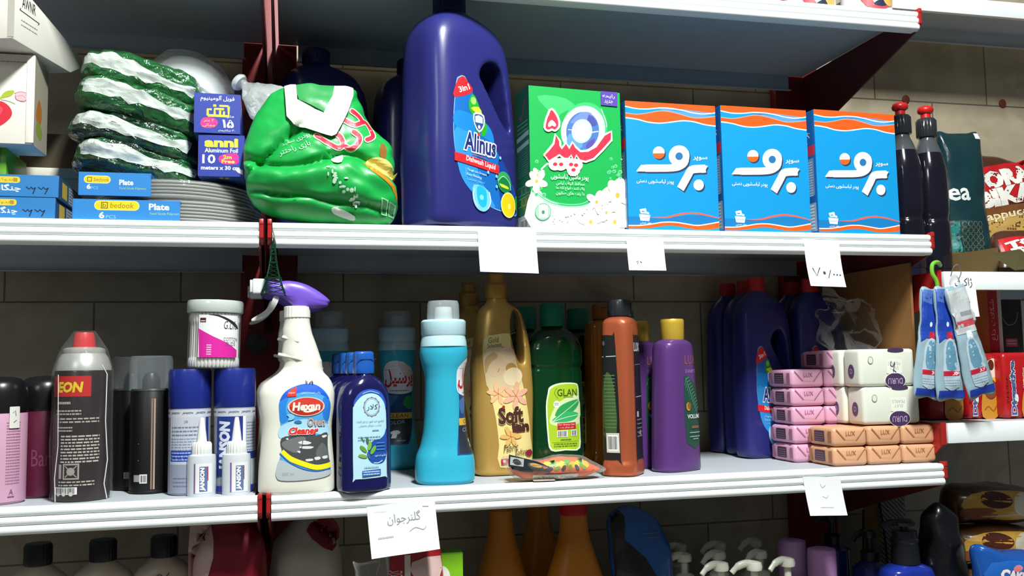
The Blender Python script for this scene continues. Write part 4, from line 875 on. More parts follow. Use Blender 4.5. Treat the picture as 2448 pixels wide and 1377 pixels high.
# ---- gold fabric softener
def softener():
    t = thing('softener_bottle', 'x', 'bottle'); GOLD = M('#c79f52', .32, metal=.35, var=.05, scale=14)
    L = Loft([(0, 40, 24, 3, 1), (4, 44, 27, 3, 1), (15, 45.5, 28, 2.8, 1), (60, 47, 28.5, 2.6, 1), (120, 48, 28.5, 2.5, 2), (165, 47, 28, 2.5, 1), (200, 43, 26, 2.4, 2), (225, 38.5, 24, 2.3, 1), (247, 31, 20, 2.2, -1), (258, 17, 16, 2, -4), (268, 14, 14, 2, -5)], sub=5)
    b = G().loft(L, GOLD).build('body', t)
    hp = [(14, 240), (22, 248), (28, 238), (30.5, 213), (32, 188), (31, 168), (26, 163), (19, 175), (12.5, 200), (11, 222)]
    cut(b, G().prism([(x*.001, z*.001) for x, z in crom(hp, 4)], -.1, .1, GOLD).build('cutter')); remesh(b, .003, 6)
    G().lathe([(.0155, .264), (.0165, .266), (.0165, .284), (.0125, .288), (.0125, .300), (.011, .302), (.0001, .3025)], M('#b98a3c', .35, metal=.3), 32, c=(-.005, 0), ribs=0).build('cap', t)
    a = Art(lambda x, y: ((1080+x/2.46-1197)*.637, (640+1222/2.46-640-y/2.46)*.637)); CR = '#e8d68e'
    o = [(170, 440), (230, 418), (318, 412), (322, 470), (338, 545), (372, 640), (390, 700), (410, 790), (430, 900), (440, 1010), (448, 1160), (245, 1172), (240, 1050), (225, 900), (195, 760), (170, 660), (160, 560)]
    a.poly(o, CR, 2); a.poly([(165, 520), (220, 480), (330, 500), (358, 600), (385, 700), (300, 730), (190, 730), (168, 640)], '#d8c49a', 3)
    a.ell(296, 530, 50, 46, '#e6c9a6', 20, 30); a.ell(228, 600, 52, 62, '#d9bd98', 22, 25); a.poly([(170, 560), (215, 520), (240, 545), (195, 585), (172, 640)], '#b99a6a', 3); a.ell(320, 610, 34, 28, '#b98a45', 16); a.ell(330, 660, 60, 52, '#ead6ac', 18, -20); a.line([(240, 632), (250, 612)], .7, '#8d6a4a'); a.line([(262, 492), (282, 490)], .7, '#8d6a4a')
    a.txt('Gold', 222, 448, 60, 32, '#6a5a2a', sh=.3, rot=6); a.txt('Selection', 225, 478, 84, 26, '#6a5a2a', sh=.3, rot=6)
    def lily(x, y, s, c, r0):
        for k in range(6):
            g_ = math.radians(r0+k*60); a.ell(x+s*.55*math.cos(g_), y+s*.55*math.sin(g_), s*.52, s*.22, c, 14, r0+k*60)
        for k in range(5): g_ = math.radians(r0+20+k*60); a.line([(x, y), (x+s*.5*math.cos(g_), y+s*.5*math.sin(g_))], .6, '#b8692c')
    lily(240, 755, 62, '#e8b98a', 10); lily(345, 770, 78, '#e3b192', 35); lily(310, 1000, 62, '#deb46a', 0)
    a.txt('Soft', 312, 880, 152, 98, '#4a2a22', b=.05, ol='#e9d9a0', ow=.015, rot=3); a.txt('lan', 372, 945, 108, 62, '#4a2a22', b=.055, rot=4); a.ell(268, 832, 9, 10, '#b02a2a', 10)
    a.txt('Fabric', 308, 1062, 92, 40, '#5f4a28', sh=.35, rot=8); a.txt('Softener', 385, 1088, 110, 34, '#5f4a28', sh=.35, rot=6); a.poly([(248, 1125), (288, 1122), (290, 1152), (250, 1156)], '#b03040'); a.ell(268, 1138, 9, 9, '#e8c8b0', 10); a.ell(425, 1098, 26, 18, '#8f1f3a', 14)
    a.build('label', t, drape(b), (4, 5), base=.0006, dz=.00004)
    return t
Sf = softener(); gf2 = 'gold fabric softener bottles'
Sf.location = (.3335, .125, LOW); Sf.rotation_euler = (0, 0, math.radians(4)); Sf['label'] = 'gold fabric softener bottle with handle hole and flower label'; Sf['group'] = gf2
dup(Sf, (.322, .285, LOW), 3, 'gold softener bottle in deep shade behind the flower-labelled one', gf2)
# ---- green shampoo
def glan():
    t = thing('green_shampoo_bottle', 'x', 'bottle'); GR = M('#073619', .12, coat=.5, var=.25, scale=12)
    L = Loft([(0, 42, 26, 2.6), (4, 46.5, 29, 2.6), (20, 47, 30, 2.6), (40, 46.5, 29.5, 2.6), (48, 45, 29, 2.6), (60, 46, 29, 2.5), (150, 46, 29, 2.5), (158, 44, 28.5, 2.5), (164, 47.5, 30, 2.4), (184, 47.5, 30, 2.4), (192, 46, 29, 2.3), (204, 40, 27, 2.2), (214, 29, 22, 2.1), (219, 19, 17, 2), (223, 15, 15, 2)], sub=5)
    G().loft(L, GR).build('bottle', t)
    G().lathe([(.0185, .222), (.019, .2235), (.0185, .256), (.017, .258), (.0001, .2585)], M('#0f8467', .4), 40, ribs=30, amp=.01).build('cap', t)
    a = Art(quad([(575, 655), (775, 655), (785, 1045), (600, 1045)], 56, 104)); LM = '#a9cb2c'
    a.poly([(580, 720), (590, 680), (650, 658), (740, 660), (768, 680), (775, 760), (782, 900), (780, 1035), (690, 1042), (610, 1040), (590, 960), (574, 800)], '#dfe9d0', 3); a.poly([(588, 720), (600, 690), (650, 668), (738, 668), (762, 690), (768, 780), (774, 900), (770, 1028), (690, 1034), (616, 1032), (598, 960), (582, 800)], LM, 3)
    a.poly([(600, 860), (650, 770), (768, 740), (772, 900), (620, 905)], '#d3e6b0', 3); a.line([(630, 690), (618, 720), (640, 755)], 1.2, '#6f9a2a', 4)
    a.txt('GLAN', 694, 718, 122, 44, '#2d4a1c', b=.01); a.lines(700, 745, 60, 1, 8, '#6f8f2a', 7); a.ell(632, 785, 18, 20, '#eef2ea', 16); a.lines(632, 780, 24, 2, 9, '#6f8f6a', 5)
    a.poly([(625, 850), (650, 800), (710, 770), (768, 762), (762, 800), (720, 835), (660, 850)], '#2f9f55', 3); a.poly([(610, 880), (660, 840), (720, 830), (768, 845), (740, 875), (680, 888)], '#37b46a', 3); a.line([(612, 885), (680, 830), (768, 765)], .8, '#e2f0d8', 3); a.line([(612, 885), (690, 862), (768, 850)], .8, '#e2f0d8', 3)
    a.poly([(640, 895), (748, 892), (750, 928), (642, 930)], '#c02a33'); a.txt('For Greasy Hair', 695, 904, 96, 12, '#f4dcd4'); a.txt('برای موهای چرب', 695, 919, 80, 12, '#f4dcd4', f=True)
    a.bars(670, 953, 60, 36); a.bars(738, 951, 34, 34, n=10); a.lines(690, 985, 60, 1, 10, '#5f7a22', 6); a.line([(612, 998), (770, 994)], .4, '#5f7a22'); a.lines(690, 1006, 130, 2, 12, '#6f8f22', 5)
    a.build('label', t, L.wrap, (4, 6), base=.0004, dx=6, dy=31)
    return t
Gn = glan(); gn = 'green shampoo bottles with teal caps'
Gn.location = (.4235, .15, LOW); Gn.rotation_euler = (0, 0, math.radians(8)); Gn['label'] = 'dark green shampoo bottle with lime label, in front of the other teal caps'; Gn['group'] = gn
for x, y, lb in ((.402, .238, 'shaded green shampoo bottle whose teal cap shows between softener and front green bottle'), (.506, .275, 'shaded green shampoo bottle directly behind, cap just past the front green bottle'), (.600, .305, 'shaded green shampoo bottle behind the amber bottle')): dup(Gn, (x, y, LOW), 5, lb, gn)
# ---- amber and copper bottles
def slab(name, label, mat, capm, k=1.0, cat='bottle', panel=None):
    t = thing(name, label, cat)
    L = Loft([(0, 31, 24, 3.6), (3, 34, 26, 3.8), (14, 34, 26, 4), (24, 32, 24.5, 4), (120, 30.5, 24, 4.2), (205, 29, 23, 4.2), (220, 28.5, 22.5, 3.8), (227, 26, 20, 3), (231, 16, 15, 2.2), (234, 13, 13, 2)], sub=5)
    G().loft(L, mat).build('bottle', t)
    G().lathe([(.0175, .232), (.018, .234), (.0178, .252), (.0165, .256), (.0001, .2565)], capm, 36).box(-.012, .012, -.0182, -.0176, .2495, .2503, M('#05050a', .5)).build('cap', t)
    return t, L
t, L = slab('conditioner_bottle', 'copper bronze bottle with black cap and dark side panels', M('#bf6240', .3, metal=.45, var=.04, scale=16), M('#24262b', .3, coat=.3))
t.location = (.5005, .052, LOW); t.rotation_euler = (0, 0, math.radians(52))
for sg, nm in ((-1, 'dark_panel'), (1, 'dark_panel')):
    a = Art(); a.poly([(-17, 30), (-13, 24), (12, 24), (17, 30), (15, 195), (11, 203), (-12, 203), (-15, 195)], '#181a1c', 3)
    if sg < 0:
        a.line([(-15, 172), (15, 173)], 1, '#cfd0cc'); a.ell(-4, 192, 3, 3.5, '#5a5c60', 12); a.poly([(-10, 60), (12, 60), (10, 130), (0, 150), (-8, 120)], '#3f5a2e', 3); a.lines(3, 145, 18, 16, -5, '#5f7a52', 1.5); a.rect(-4, 34, 16, 62, '#c9c7b4'); a.bars(6, 48, 16, 22)
    else:
        a.txt('LUX', -2, 186, 26, 13, '#d9dadc', b=.02); a.line([(-14, 160), (14, 161)], .7, '#9a9ca0'); a.line([(-14, 113), (14, 114)], 1, '#cfd0cc'); a.rect(-11, 84, -3, 92, '#c9cacc'); a.lines(0, 80, 24, 5, -6, '#8f9196', 1.6); a.poly([(-6, 60), (4, 66), (8, 56)], '#8f9196')
    a.build(nm, t, (lambda s_: lambda u, v, o: L.wrap(u+(.004 if s_ > 0 else -.060), v, o))(sg), (5, 6), base=.0005)
t, _ = slab('amber_bottle', 'amber brown translucent bottle in shade behind the copper one', M('#a8650f', .15, coat=.5, var=.15, scale=14), M('#9a5a10', .4)); t.location = (.531, .215, LOW); t.rotation_euler = (0, 0, math.radians(8)); t.scale = (1.05, .9, 1.02)
# ---- purple shampoo bottles
def lux():
    t = thing('purple_shampoo_bottle', 'x', 'bottle'); PP = M('#573472', .3, var=.04, scale=20, coat=.15)
    L = Loft([(0, 39, 24, 2.8), (3, 41.5, 26, 2.8), (20, 41, 26, 2.8), (150, 35, 24, 2.8), (180, 33, 23.5, 2.8), (190, 31.5, 22.5, 2.6), (195, 26, 19, 2.3), (198, 17, 15, 2)], sub=5)
    G().loft(L, PP).build('bottle', t)
    G().lathe([(.0172, .1965), (.0178, .198), (.0182, .222), (.0182, .226), (.017, .2285), (.0001, .229)], M('#c7a43a', .35, metal=.2), 36).build('cap', t)
    a = Art(); a.txt('LUX', 0, 166, 27, 13, '#9a5c38', b=.0); a.txt('SHAMPOO', 2, 149, 32, 6, '#8d6aa6', b=.02)
    a.poly([(-17, 42), (20, 42), (20, 112), (10, 128), (-4, 138), (-15, 142), (-17, 128)], '#1d4a3c', 2)
    a.line([(-14, 140), (-4, 118), (6, 98), (14, 90)], 1, '#3f7a5a', 3)
    for i in range(11):
        x, y = -13+i*2.4, 137-i*4.4; a.line([(x, y), (x-3, y-9)], 1.1, '#4c8a66'); a.line([(x, y), (x+7, y+3)], 1.1, '#5a9a74')
    a.ell(-11, 96, 5, 6.5, '#c08a3a', 16); a.ell(-9, 97, 4, 5, '#8a5a24', 12); a.txt('VOLUME', 2, 81, 33, 6.5, '#d9dcd8', b=.03); a.rect(-6, 63, 14, 67, '#7a5a44'); a.lines(3, 57, 28, 2, -6, '#8fb0a0', 1.6); a.lines(3, 44.5+3, 14, 1, 3, '#8fb0a0', 1.5)
    a.build('label', t, L.wrap, (4, 6), base=.0004, dx=12)
    return t
Lx = lux(); gl = 'purple shampoo bottles with gold caps'
Lx.location = (.5935, .075, LOW); Lx.rotation_euler = (0, 0, math.radians(26)); Lx['label'] = 'purple shampoo bottle with gold cap, the one fully in view'; Lx['group'] = gl
dup(Lx, (.560, .132, LOW), 14, 'purple shampoo bottle with gold cap, squeezed behind the copper bottle', gl)
# ---- blue jugs with red caps on the soap shelf
def redjug(x, y, rz, lb):
    r = dup(J, (x, y, LOW), rz, lb, 'blue jugs with red caps behind the soaps', .885)
    r.scale = (.66, .47, .875)
    for c in r.children:
        if c.name.startswith('cap'): c.data = RCM
        if c.name.startswith('label') and c.data is LBM: c.data = LBM
    return r
LBM = [c for c in J.children if c.name.startswith('label')][0].data
RCM = [c for c in J.children if c.name.startswith('cap')][0].data.copy(); RCM.materials.clear(); RCM.materials.append(CAPRED)
redjug(.8145, .205, 9, 'blue red-capped jug in front of its row, its label cut off by the pink soaps'); redjug(.8245, .263, 9, 'blue red-capped jug, second in the row behind the pink soaps'); redjug(.818, .318, 9, 'blue red-capped jug at the far back of its row, next to purple bottle')
redjug(.9285, .222, 8, 'blue red-capped jug behind the white soap packs'); redjug(.931, .285, 8, 'blue red-capped jug at the back, behind the white soap packs')
# ---- soaps
def soap(c, ink, mark, name='soap_bar'):
    w, d, h = .0595, .071, .0288
    t = thing(name, 'x', 'soap'); P = M(c, .42, var=.04, scale=40, bump=.12)
    g = G().box(-w/2, w/2, 0, d, 0, h, P, .0065, 3); g.V = [tuple(Vector(v)+Vector(noise.noise_vector(Vector(v)*70))*.0011) for v in g.V]; g.build('wrapper', t, 50)
    a = Art()
    a.poly([(-25, 26), (-24, 27), (-9, 11), (-11, 10)], ink); a.poly([(24, 27), (25, 26), (10, 9), (9, 10)], ink); a.line([(-11, 10.5), (10, 9.5)], .35, ink); a.txt(mark, 0, 20, 16, 6.5, ink, b=.01)
    a.build('end_fold', t, flat(-.0003), base=.0006)
    s = Art(); s.rect(20, 6, 48, 23, '#4d3542', 1.5); s.rect(3, 4, 11, 24, ink); s.rect(58, 5, 67, 23, ink); s.lines(34, 19, 22, 4, -3.5, '#8d7482', 1)
    s.build('side_print', t, plane((-w/2-.0003, d, 0), (0, -1, 0), (0, 0, 1)), base=.0006)
    return t
So = soap('#d8a27c', '#a8754f', 'LUX'); go = 'orange wrapped soap bars, two layers of three'; first = [So]
ps = ('left', 'middle', 'right'); 
for k in range(2):
    for i in range(3):
        x, y, z = .8575+i*.0607, .022, LOW+k*.0298
        lb = 'orange wrapped soap bar, %s one of the %s layer, on the shelf edge' % (ps[i], ('lower', 'upper')[k])
        if k == i == 0: So.location = (x, y, z); So['label'] = lb; So['group'] = go
        else: dup(So, (x, y, z), random.uniform(-1.5, 1.5), lb, go)
Sp = soap('#dba3c0', '#a8708c', 'LUX'); gp = 'pink wrapped soap bars in two columns'
for c in range(2):
    for k in range(5 if c == 0 else 6):
        x, y, z = .8345+c*.0605, .0965, LOW+k*.0298
        lb = 'pink wrapped soap bar, %s column, number %s from below' % (('the column touching the blue jugs', 'column next to white soaps')[c], ('one', 'two', 'three', 'four', 'five', 'six')[k])
        if c == k == 0: Sp.location = (x, y, z); Sp['label'] = lb; Sp['group'] = gp
        else: dup(Sp, (x, y, z), random.uniform(-2, 2), lb, gp)
def duru():
    w, d, h = .1, .044, .0585
    t = thing('soap_pack', 'x', 'soap'); P = M('#dfe2d3', .42, var=.03, scale=40, bump=.1)
    g = G().box(-w/2, w/2, 0, d, 0, h, P, .006, 3); g.V = [tuple(Vector(v)+Vector(noise.noise_vector(Vector(v)*50))*.0011) for v in g.V]; g.build('wrapper', t, 50)
    a = Art(); a.ell(12, 9, 19, 13, '#e9ece0', 28); a.ell(12, 8.5, 18, 12, '#4a3358', 28); a.txt('DURU', 12, 8, 26, 9, '#b9a8c6', b=.0, rot=180); a.rect(-3, 20, 25, 41, '#e9ece0'); a.txt('SILKY', 11, 28, 16, 5, '#a7a9a0', rot=180); a.txt('PEARLS', 11, 35, 22, 5, '#a7a9a0', rot=180); a.ell(-31, 41, 5, 6, '#a3a79c', 14); a.ell(-31, 41, 3.6, 4.6, '#e0e3d5', 14)
    a.ell(15, 56.5, 15, 3.5, '#4a3358', 18)
    a.build('front_print', t, flat(-.0003), base=.0005)
    s = Art(); s.ell(d*500, 24, 8, 11, '#5a4468', 20); s.txt('D', d*500, 24, 6, 8, '#b9a8c6'); s.build('side_print', t, plane((-w/2-.0003, d, 0), (0, -1, 0), (0, 0, 1)), base=.0005)
    return t
D = duru(); gd = 'white soap packs printed upside down'
D.location = (.9375, .028, LOW+.0605); D['label'] = 'white soap pack with purple oval, lower front one'; D['group'] = gd
d2 = dup(D, (.934, .029, LOW+.1195), 1, 'white soap pack with pen mark and purple oval, upper front one', gd)
a = Art(); a.line([(6, 39), (4, 33), (9, 31), (12, 38), (9, 22)], 1.1, '#2c2a33', 2); a.line([(8, 26), (14, 22)], 1, '#2c2a33'); a.build('pen_mark', d2, flat(-.0003), base=.0012)
dup(D, (.9335, .0745, LOW+.0605), 0, 'white soap pack, lower one of the two further back', gd); dup(D, (.930, .0755, LOW+.1195), 0, 'white soap pack, upper one of the two further back', gd)
g = G(); o = [(-.05, 0), (-.052, .05), (-.047, .062), (-.03, .066), (-.036, .078), (-.045, .1), (-.02, .088), (.0, .084), (.03, .078), (.048, .066), (.05, .03), (.04, 0)]
g.pillow(o, .022, FILM(milk=.0, rough=.07, bump=1, scale=70, fres=.10), p=2.0, rings=14, sub=6, disp=lambda v: tuple(noise.noise_vector(Vector(v)*40)*.012+noise.noise_vector(Vector(v)*110)*.004))
o = g.build('plastic_bag', None, 70); o.location = (.9175, .1, LOW+.179); tag(o, 'crumpled clear plastic bag standing open above the white soap packs', 'bag')
# ---- cardboard sheet
o = G().box(-.002, .002, 0, .27, 0, .3155, M('#8f6436', .75, var=.1, scale=25)).build('cardboard_sheet'); o.location = (.9925, .04, LOW); o.rotation_euler = (0, 0, 0); tag(o, 'upright brown cardboard sheet at the right end of the soap shelf', 'cardboard')
# ---- flower toy pack
t = thing('toy_pack', 'clear bag with orange and yellow flower print, lying before the green shampoo', 'pack', (.386, .03, LOW))
o = [(-.072, .030), (-.066, .036), (-.03, .029), (.01, .034), (.04, .032), (.062, .022), (.078, .013), (.07, .008), (.045, .001), (0, .0), (-.045, .001), (-.058, .006), (-.068, .016)]
dd = lambda v: tuple(noise.noise_vector(Vector(v)*60)*.0022)
inn = [(x*.9, .002+z*.85) for x, z in o]
b = G().pillow(inn, .026, M('#d9693a', .4, var=.3, scale=60), p=2.6, rings=10, sub=5, disp=dd).build('contents', t, 60)
a = Art(); a.poly([(-66, 31), (-36, 24), (-36, 14), (-64, 19)], '#2a3338', 2); a.rect(-60, 20, -46, 27, '#9aa5a2'); a.ell(-30, 20, 11, 3, '#d9a52a', 14); a.poly([(-20, 24), (45, 22), (50, 12), (-18, 13)], '#e8602a', 3)
for i in range(9): a.ell(-14+i*7, 23+2*math.sin(i*2), 6, 4.5, ('#e8c62a', '#5f9f3a', '#d8b52a')[i % 3], 10, i*40)
for i in range(6): a.ell(-12+i*10, 18, 5, 3, ('#3a2d4a', '#7d8f2a')[i % 2], 8, i*30)
a.rect(-35, 2, 30, 10, '#c9beb0'); a.txt('بسته بادکنک', -2, 6, 50, 5, '#3d3833', f=True)
a.build('printed_card', t, drape(b), (5, 4), base=.0012)
g = G().prism([(-.070, .040), (-.071, .024), (-.045, .019), (-.012, .013), (-.008, .019), (-.030, .029)], -.0275, -.0268, M('#242c33', .4), r=.0002); hc = g.build('header_card', t, 0)
a = Art(); a.poly([(-68, 37), (-69, 26), (-50, 22.5), (-49, 33)], '#b3b8b2'); a.poly([(-65, 32), (-60, 34), (-54, 30), (-53, 26), (-58, 25), (-63, 27)], '#3a3f40', 2); a.line([(-66, 29), (-58, 31), (-52, 25)], .8, '#5a605e'); a.ell(-32, 23.5, 9, 2.6, '#d9a52a', 16, -14); a.lines(-32, 23.5, 12, 1, 2, '#7a5a18', .9)
a.build('card_print', t, flat(-.0277), base=.0002)
G().pillow(o, .031, FILM(milk=.06, rough=.1, bump=.8, scale=70), p=2.4, rings=10, sub=5, disp=dd).build('clear_bag', t, 60)
# ================================================================ lower shelf, left bay
BLK = M('#141416', .3, coat=.2); BLKM = M('#121112', .4)
def can(r, prof, mat, seg=44): return G().lathe(prof, mat, seg)
CYL = lambda r: (lambda u, v, o: ((r+o)*math.sin(u/r), -(r+o)*math.cos(u/r), v))
def deo(body, label, loc, rz, art=None):
    t = thing('deodorant_can', label, 'spray can', loc, rz); r = .0325
    G().lathe([(.030, 0), (.0325, .003), (r, .112), (.031, .115)], body, 44).build('can', t)
    G().lathe([(.0315, .113), (.0328, .114), (.0332, .125), (.032, .142), (.027, .153), (.016, .158), (.0001, .159)], BLK, 44, sub=3).build('cap', t, 50)
    a = Art()
    if art: art(a); a.build('can_print', t, CYL(r), (4, 0), base=.0003)
    return t
def artp(a):
    a.lines(26, 101, 18, 22, -3.6, '#9d6f8c', 1.4); a.txt('A', 24, 15, 5, 7, '#6a3f5e'); a.lines(24, 9, 8, 1, 3, '#6a3f5e', 1.6)
t = deo(M('#c596b0', .35, var=.03, coat=.2), 'pink spray can with black cap and white price sticker, at the shelf end', (-.338, .062, LOW), 0, artp)
a = Art(); a.rect(20, 94, 33, 121, '#dcdcd4', 1); a.line([(24, 113), (27, 116), (28, 109)], .8, '#3a3a40'); a.line([(25, 101), (29, 104)], .8, '#3a3a40'); a.build('price_sticker', t, CYL(.0334), (3, 0), base=.0006)
def artm(a): a.txt('Barex', 2, 52, 40, 22, '#7f3d58')
deo(M('#571a33', .35, var=.05, coat=.2), 'dark maroon spray can with black cap behind the pink one', (-.2975, .118, LOW), 18, artm)
# ---- lighter gas can in shrink wrap
t = thing('gas_can', 'dark can with red nozzle cap in clear shrink wrap, red label with yellow letters', 'spray can', (-.2395, .062, LOW)); r = .0345
G().lathe([(.0325, 0), (.0345, .002), (r, .163), (.0335, .1655)], M('#231416', .3, var=.1, coat=.3), 48).build('can', t)
G().lathe([(.034, .165), (.0335, .170), (.030, .181), (.0262, .187), (.0265, .1885), (.026, .1925), (.020, .195), (.0001, .196)], M('#c4c4bf', .32, metal=.45), 44).build('shoulder', t, 40)
G().lathe([(.014, .194), (.0135, .204), (.012, .212), (.0112, .2145), (.0001, .215)], M('#c62f34', .35), 32).build('nozzle_cap', t)
a = Art(); a.rect(-38, 122, 16, 148, '#c3191e'); a.txt('EON', -10, 134, 34, 14, '#e9c51f', b=.05, ol='#5a1410', ow=.02, sh=.15)
a.lines(-18, 114, 20, 1, 4, '#b9b0a8', 3); a.lines(-12, 104, 34, 2, -4, '#b9b0a8', 1.8); a.lines(0, 94, 54, 2, -4, '#b9b0a8', 1.8); a.lines(-16, 83, 22, 2, -4, '#b9b0a8', 1.8); a.lines(4, 72, 48, 9, -4, '#c4bcb4', 1.9, 5)
a.rect(-16, 18, 4, 38, '#a79f98'); a.rect(-14, 20, 2, 36, '#2a1c1c'); a.line([(-13, 21), (1, 35)], 1.2, '#a79f98'); a.line([(-13, 35), (1, 21)], 1.2, '#a79f98'); a.ell(-6, 28, 5, 5, '#a79f98', 16); a.rect(-22, 19, -18, 37, '#a79f98'); a.lines(0, 15, 44, 2, -4, '#b9b0a8', 1.7); a.bars(-13, 4, 30, 9)
for k in (-22, -14, -5): a.ell(k, -4+4, 2.6, 2.6, '#cfc8c0', 12)
a.build('can_print', t, CYL(r), (4, 0), base=.0003, dy=10)
def wv(v): return tuple(noise.noise_vector(Vector((v[0]*40, v[1]*40, v[2]*16)))*.003)
g = G().lathe([(.0365, .0005), (.0375, .006), (.0365, .02), (.0372, .1), (.0372, .150), (.0365, .166), (.031, .186), (.027, .195), (.016, .212), (.013, .2165)], FILM(milk=.015, rough=.12, bump=.5, scale=40, fres=.16), 44, sub=3); g.F = g.F[:-2]; g.I = g.I[:-2]
g.V = [tuple(Vector(v)+Vector(wv(v))*(1 if .01 < v[2] < .19 else .2)) for v in g.V]; g.build('shrink_wrap', t, 70)
g = G().tube([(.034, -.016, .001), (.031, -.02, .02), (.034, -.017, .05), (.0315, -.021, .1), (.032, -.019, .16), (.026, -.02, .172)], .0008, FILM('#f2f2f0', milk=.75, rough=.3, bump=0), 5).tube([(-.024, -.03, .001), (-.026, -.027, .03), (-.022, -.031, .07), (-.024, -.029, .16)], .0006, FILM('#f2f2f0', milk=.75, rough=.3, bump=0), 5); g.build('wrap_seam', t)
# ---- black cans with clear caps
def blackcan(label, loc, rz):
    t = thing('hairspray_can', label, 'spray can', loc, rz, 'black cans with clear caps'); r = .0262
    G().lathe([(.0255, 0), (.0272, .001), (.0272, .003), (r, .004), (r, .137), (.025, .139)], BLKM, 44).build('can', t)
    G().lathe([(.0275, .1365), (.0282, .138), (.0282, .176), (.027, .182), (.025, .1835), (.0001, .181)], FILM('#c3ccd0', milk=.13, rough=.15, bump=0), 40).build('clear_cap', t)
    G().lathe([(.012, .139), (.0115, .152), (.008, .160), (.0001, .161)], M('#23262a', .4), 20).build('spray_valve', t)
    a = Art(); a.rect(4, 6, 6, 126, '#8a7263'); a.rect(7.2, 6, 9.5, 126, '#a58f80'); a.rect(-19, 16, -10, 25, '#9a978f'); a.rect(-10, 14, 0, 26, '#c9c7c0'); a.bars(-5, 20, 9, 11, n=8); a.ell(-12, 66, .8, .8, '#77726c', 6); a.ell(-12, 44, .8, .8, '#77726c', 6); a.build('can_print', t, CYL(r), (4, 0), base=.0003)
    return t
blackcan('black can with clear cap and a thin pale stripe, front one of two', (-.1615, .104, LOW), 0)
blackcan('black can with clear cap half hidden behind the other black can', (-.1935, .155, LOW), 30)
# ---- activator sprays with blue caps
def jan(label, loc, rz, front):
    t = thing('activator_spray', label, 'spray can', loc, rz, 'blue capped activator spray cans'); r = .0268
    G().lathe([(.025, 0), (.0268, .002), (r, .112), (.026, .113)], M('#a9aebb', .35, metal=.2, var=.03), 44).build('can', t)
    G().lathe([(.0268, .1125), (.0275, .114), (.0275, .160), (.0262, .1645), (.0001, .165)], M('#1c2a80', .33, coat=.15, var=.03), 44).build('cap', t)
    a = Art(); a.rect(-60, 101, 60, 111, '#c3c7d0'); NV = '#20347f'
    for k in range(-3, 4): a.txt('JANSON', k*17, 106.5, 14, 3.4, '#2a3566', b=.02, sh=.25)
    if front:
        a.rect(-24, 22, 12, 101, NV); a.txt('JANSON', -10, 62, 66, 20, '#cfd5e6', b=.06, rot=90, sh=.1); a.rect(12, 22, 16, 101, '#e2e5ec'); a.rect(16, 10, 40, 101, '#b4b8c4'); a.lines(27, 92, 20, 10, -4, '#6f7890', 1.6); a.rect(18, 44, 40, 54, NV); a.rect(-24, 2, 30, 10, '#2a3aa0')
    else:
        a.rect(-26, 3, 24, 101, '#b9bdc9'); a.txt('JB', -2, 95, 5, 4, '#4a567f'); a.lines(-4, 88, 36, 3, -5, '#6f7890', 2); a.lines(-4, 73, 38, 8, -3.6, '#808aa2', 1.5, 9); a.rect(-24, 44, 12, 58, '#24409a'); a.lines(-7, 55, 28, 3, -4.4, '#9fb2e2', 1.6); a.rect(-26, 3, 24, 40, '#8d92a6'); a.lines(-6, 22, 26, 3, -5, '#666d86', 2); a.rect(25, 3, 30, 101, NV)
    a.build('can_print', t, CYL(r), (4, 0), base=.0003); return t
jan('blue-capped activator spray with small print, left one of the pair under the bud jar', (-.1075, .068, LOW), 0, False)
jan('blue-capped activator spray with large white letters, right one of the pair under the bud jar', (-.0495, .066, LOW), 0, True)
# ---- glue bottles
def glue(label, loc, rz):
    t = thing('glue_bottle', label, 'glue', loc, rz, 'small clear glue bottles with white nozzles'); r = .0182
    G().lathe([(.017, 0), (.0182, .0015), (r, .047), (.0165, .051), (.012, .0535)], M('#cdd1d6', .2, coat=.3), 36, sub=2).build('bottle', t, 50)
    G().lathe([(.0122, .0525), (.0125, .053), (.0122, .066), (.0108, .0685), (.0001, .069)], M('#dfe0de', .45), 30, ribs=20, amp=.03).build('ribbed_cap', t)
    G().lathe([(.0065, .0685), (.0056, .078), (.0036, .094), (.0026, .1), (.0001, .1005)], M('#e6e6e3', .4), 20).build('nozzle', t)
    a = Art(); a.rect(-9, 4, 16, 42, '#dfe0e2'); a.rect(-8.4, 4, -7, 42, '#2a3f9a'); a.rect(-6.6, 4, -6, 42, '#b03038'); a.rect(-1, 6, 9, 38, '#5d6c94'); a.txt('JANSON', 3.2, 22, 30, 7, '#f0f2f6', b=.05, rot=90, sh=.1); a.rect(9, 20, 10, 38, '#b03038'); a.build('label', t, CYL(r), (3, 0), base=.0003)
    return t
glue('small clear glue bottle with white nozzle, in front of the left blue-capped spray', (-.0895, .042, LOW), 0)
glue('small clear glue bottle with white nozzle, in front of the right blue-capped spray', (-.0455, .040, LOW), 4)
# ---- cotton bud jar
t = thing('cotton_bud_jar', 'clear jar of cotton buds with pink and white label, on two blue caps', 'jar', (-.0778, .067, LOW+.1655), 0, rot=(0, math.radians(1.5), 0)); r = .034
G().lathe([(.033, 0), (r, .002), (.0345, .075), (.035, .077)], FILM(milk=.14, rough=.12, bump=0), 48).build('jar', t)
G().lathe([(.0362, .074), (.0368, .075), (.0368, .088), (.0355, .0905), (.0001, .091)], FILM('#e6f0ea', milk=.62, rough=.2, bump=0), 48).build('lid', t)
bw = M('#e9e9e4', .8)
for rr, n in ((.0305, 38), (.024, 10)):
    for i in range(n):
        th = 2*PI*i/n
        if rr < .03 or -math.sin(th) > -.3:
            x, y = rr*math.cos(th), rr*math.sin(th)
            G().lathe([(.0008, .001), (.0024, .003), (.0026, .007), (.0022, .012), (.0011, .015), (.001, .060), (.0022, .063), (.0025, .068), (.0008, .073)], bw, 8, c=(x, y)).build('cotton_bud', t)
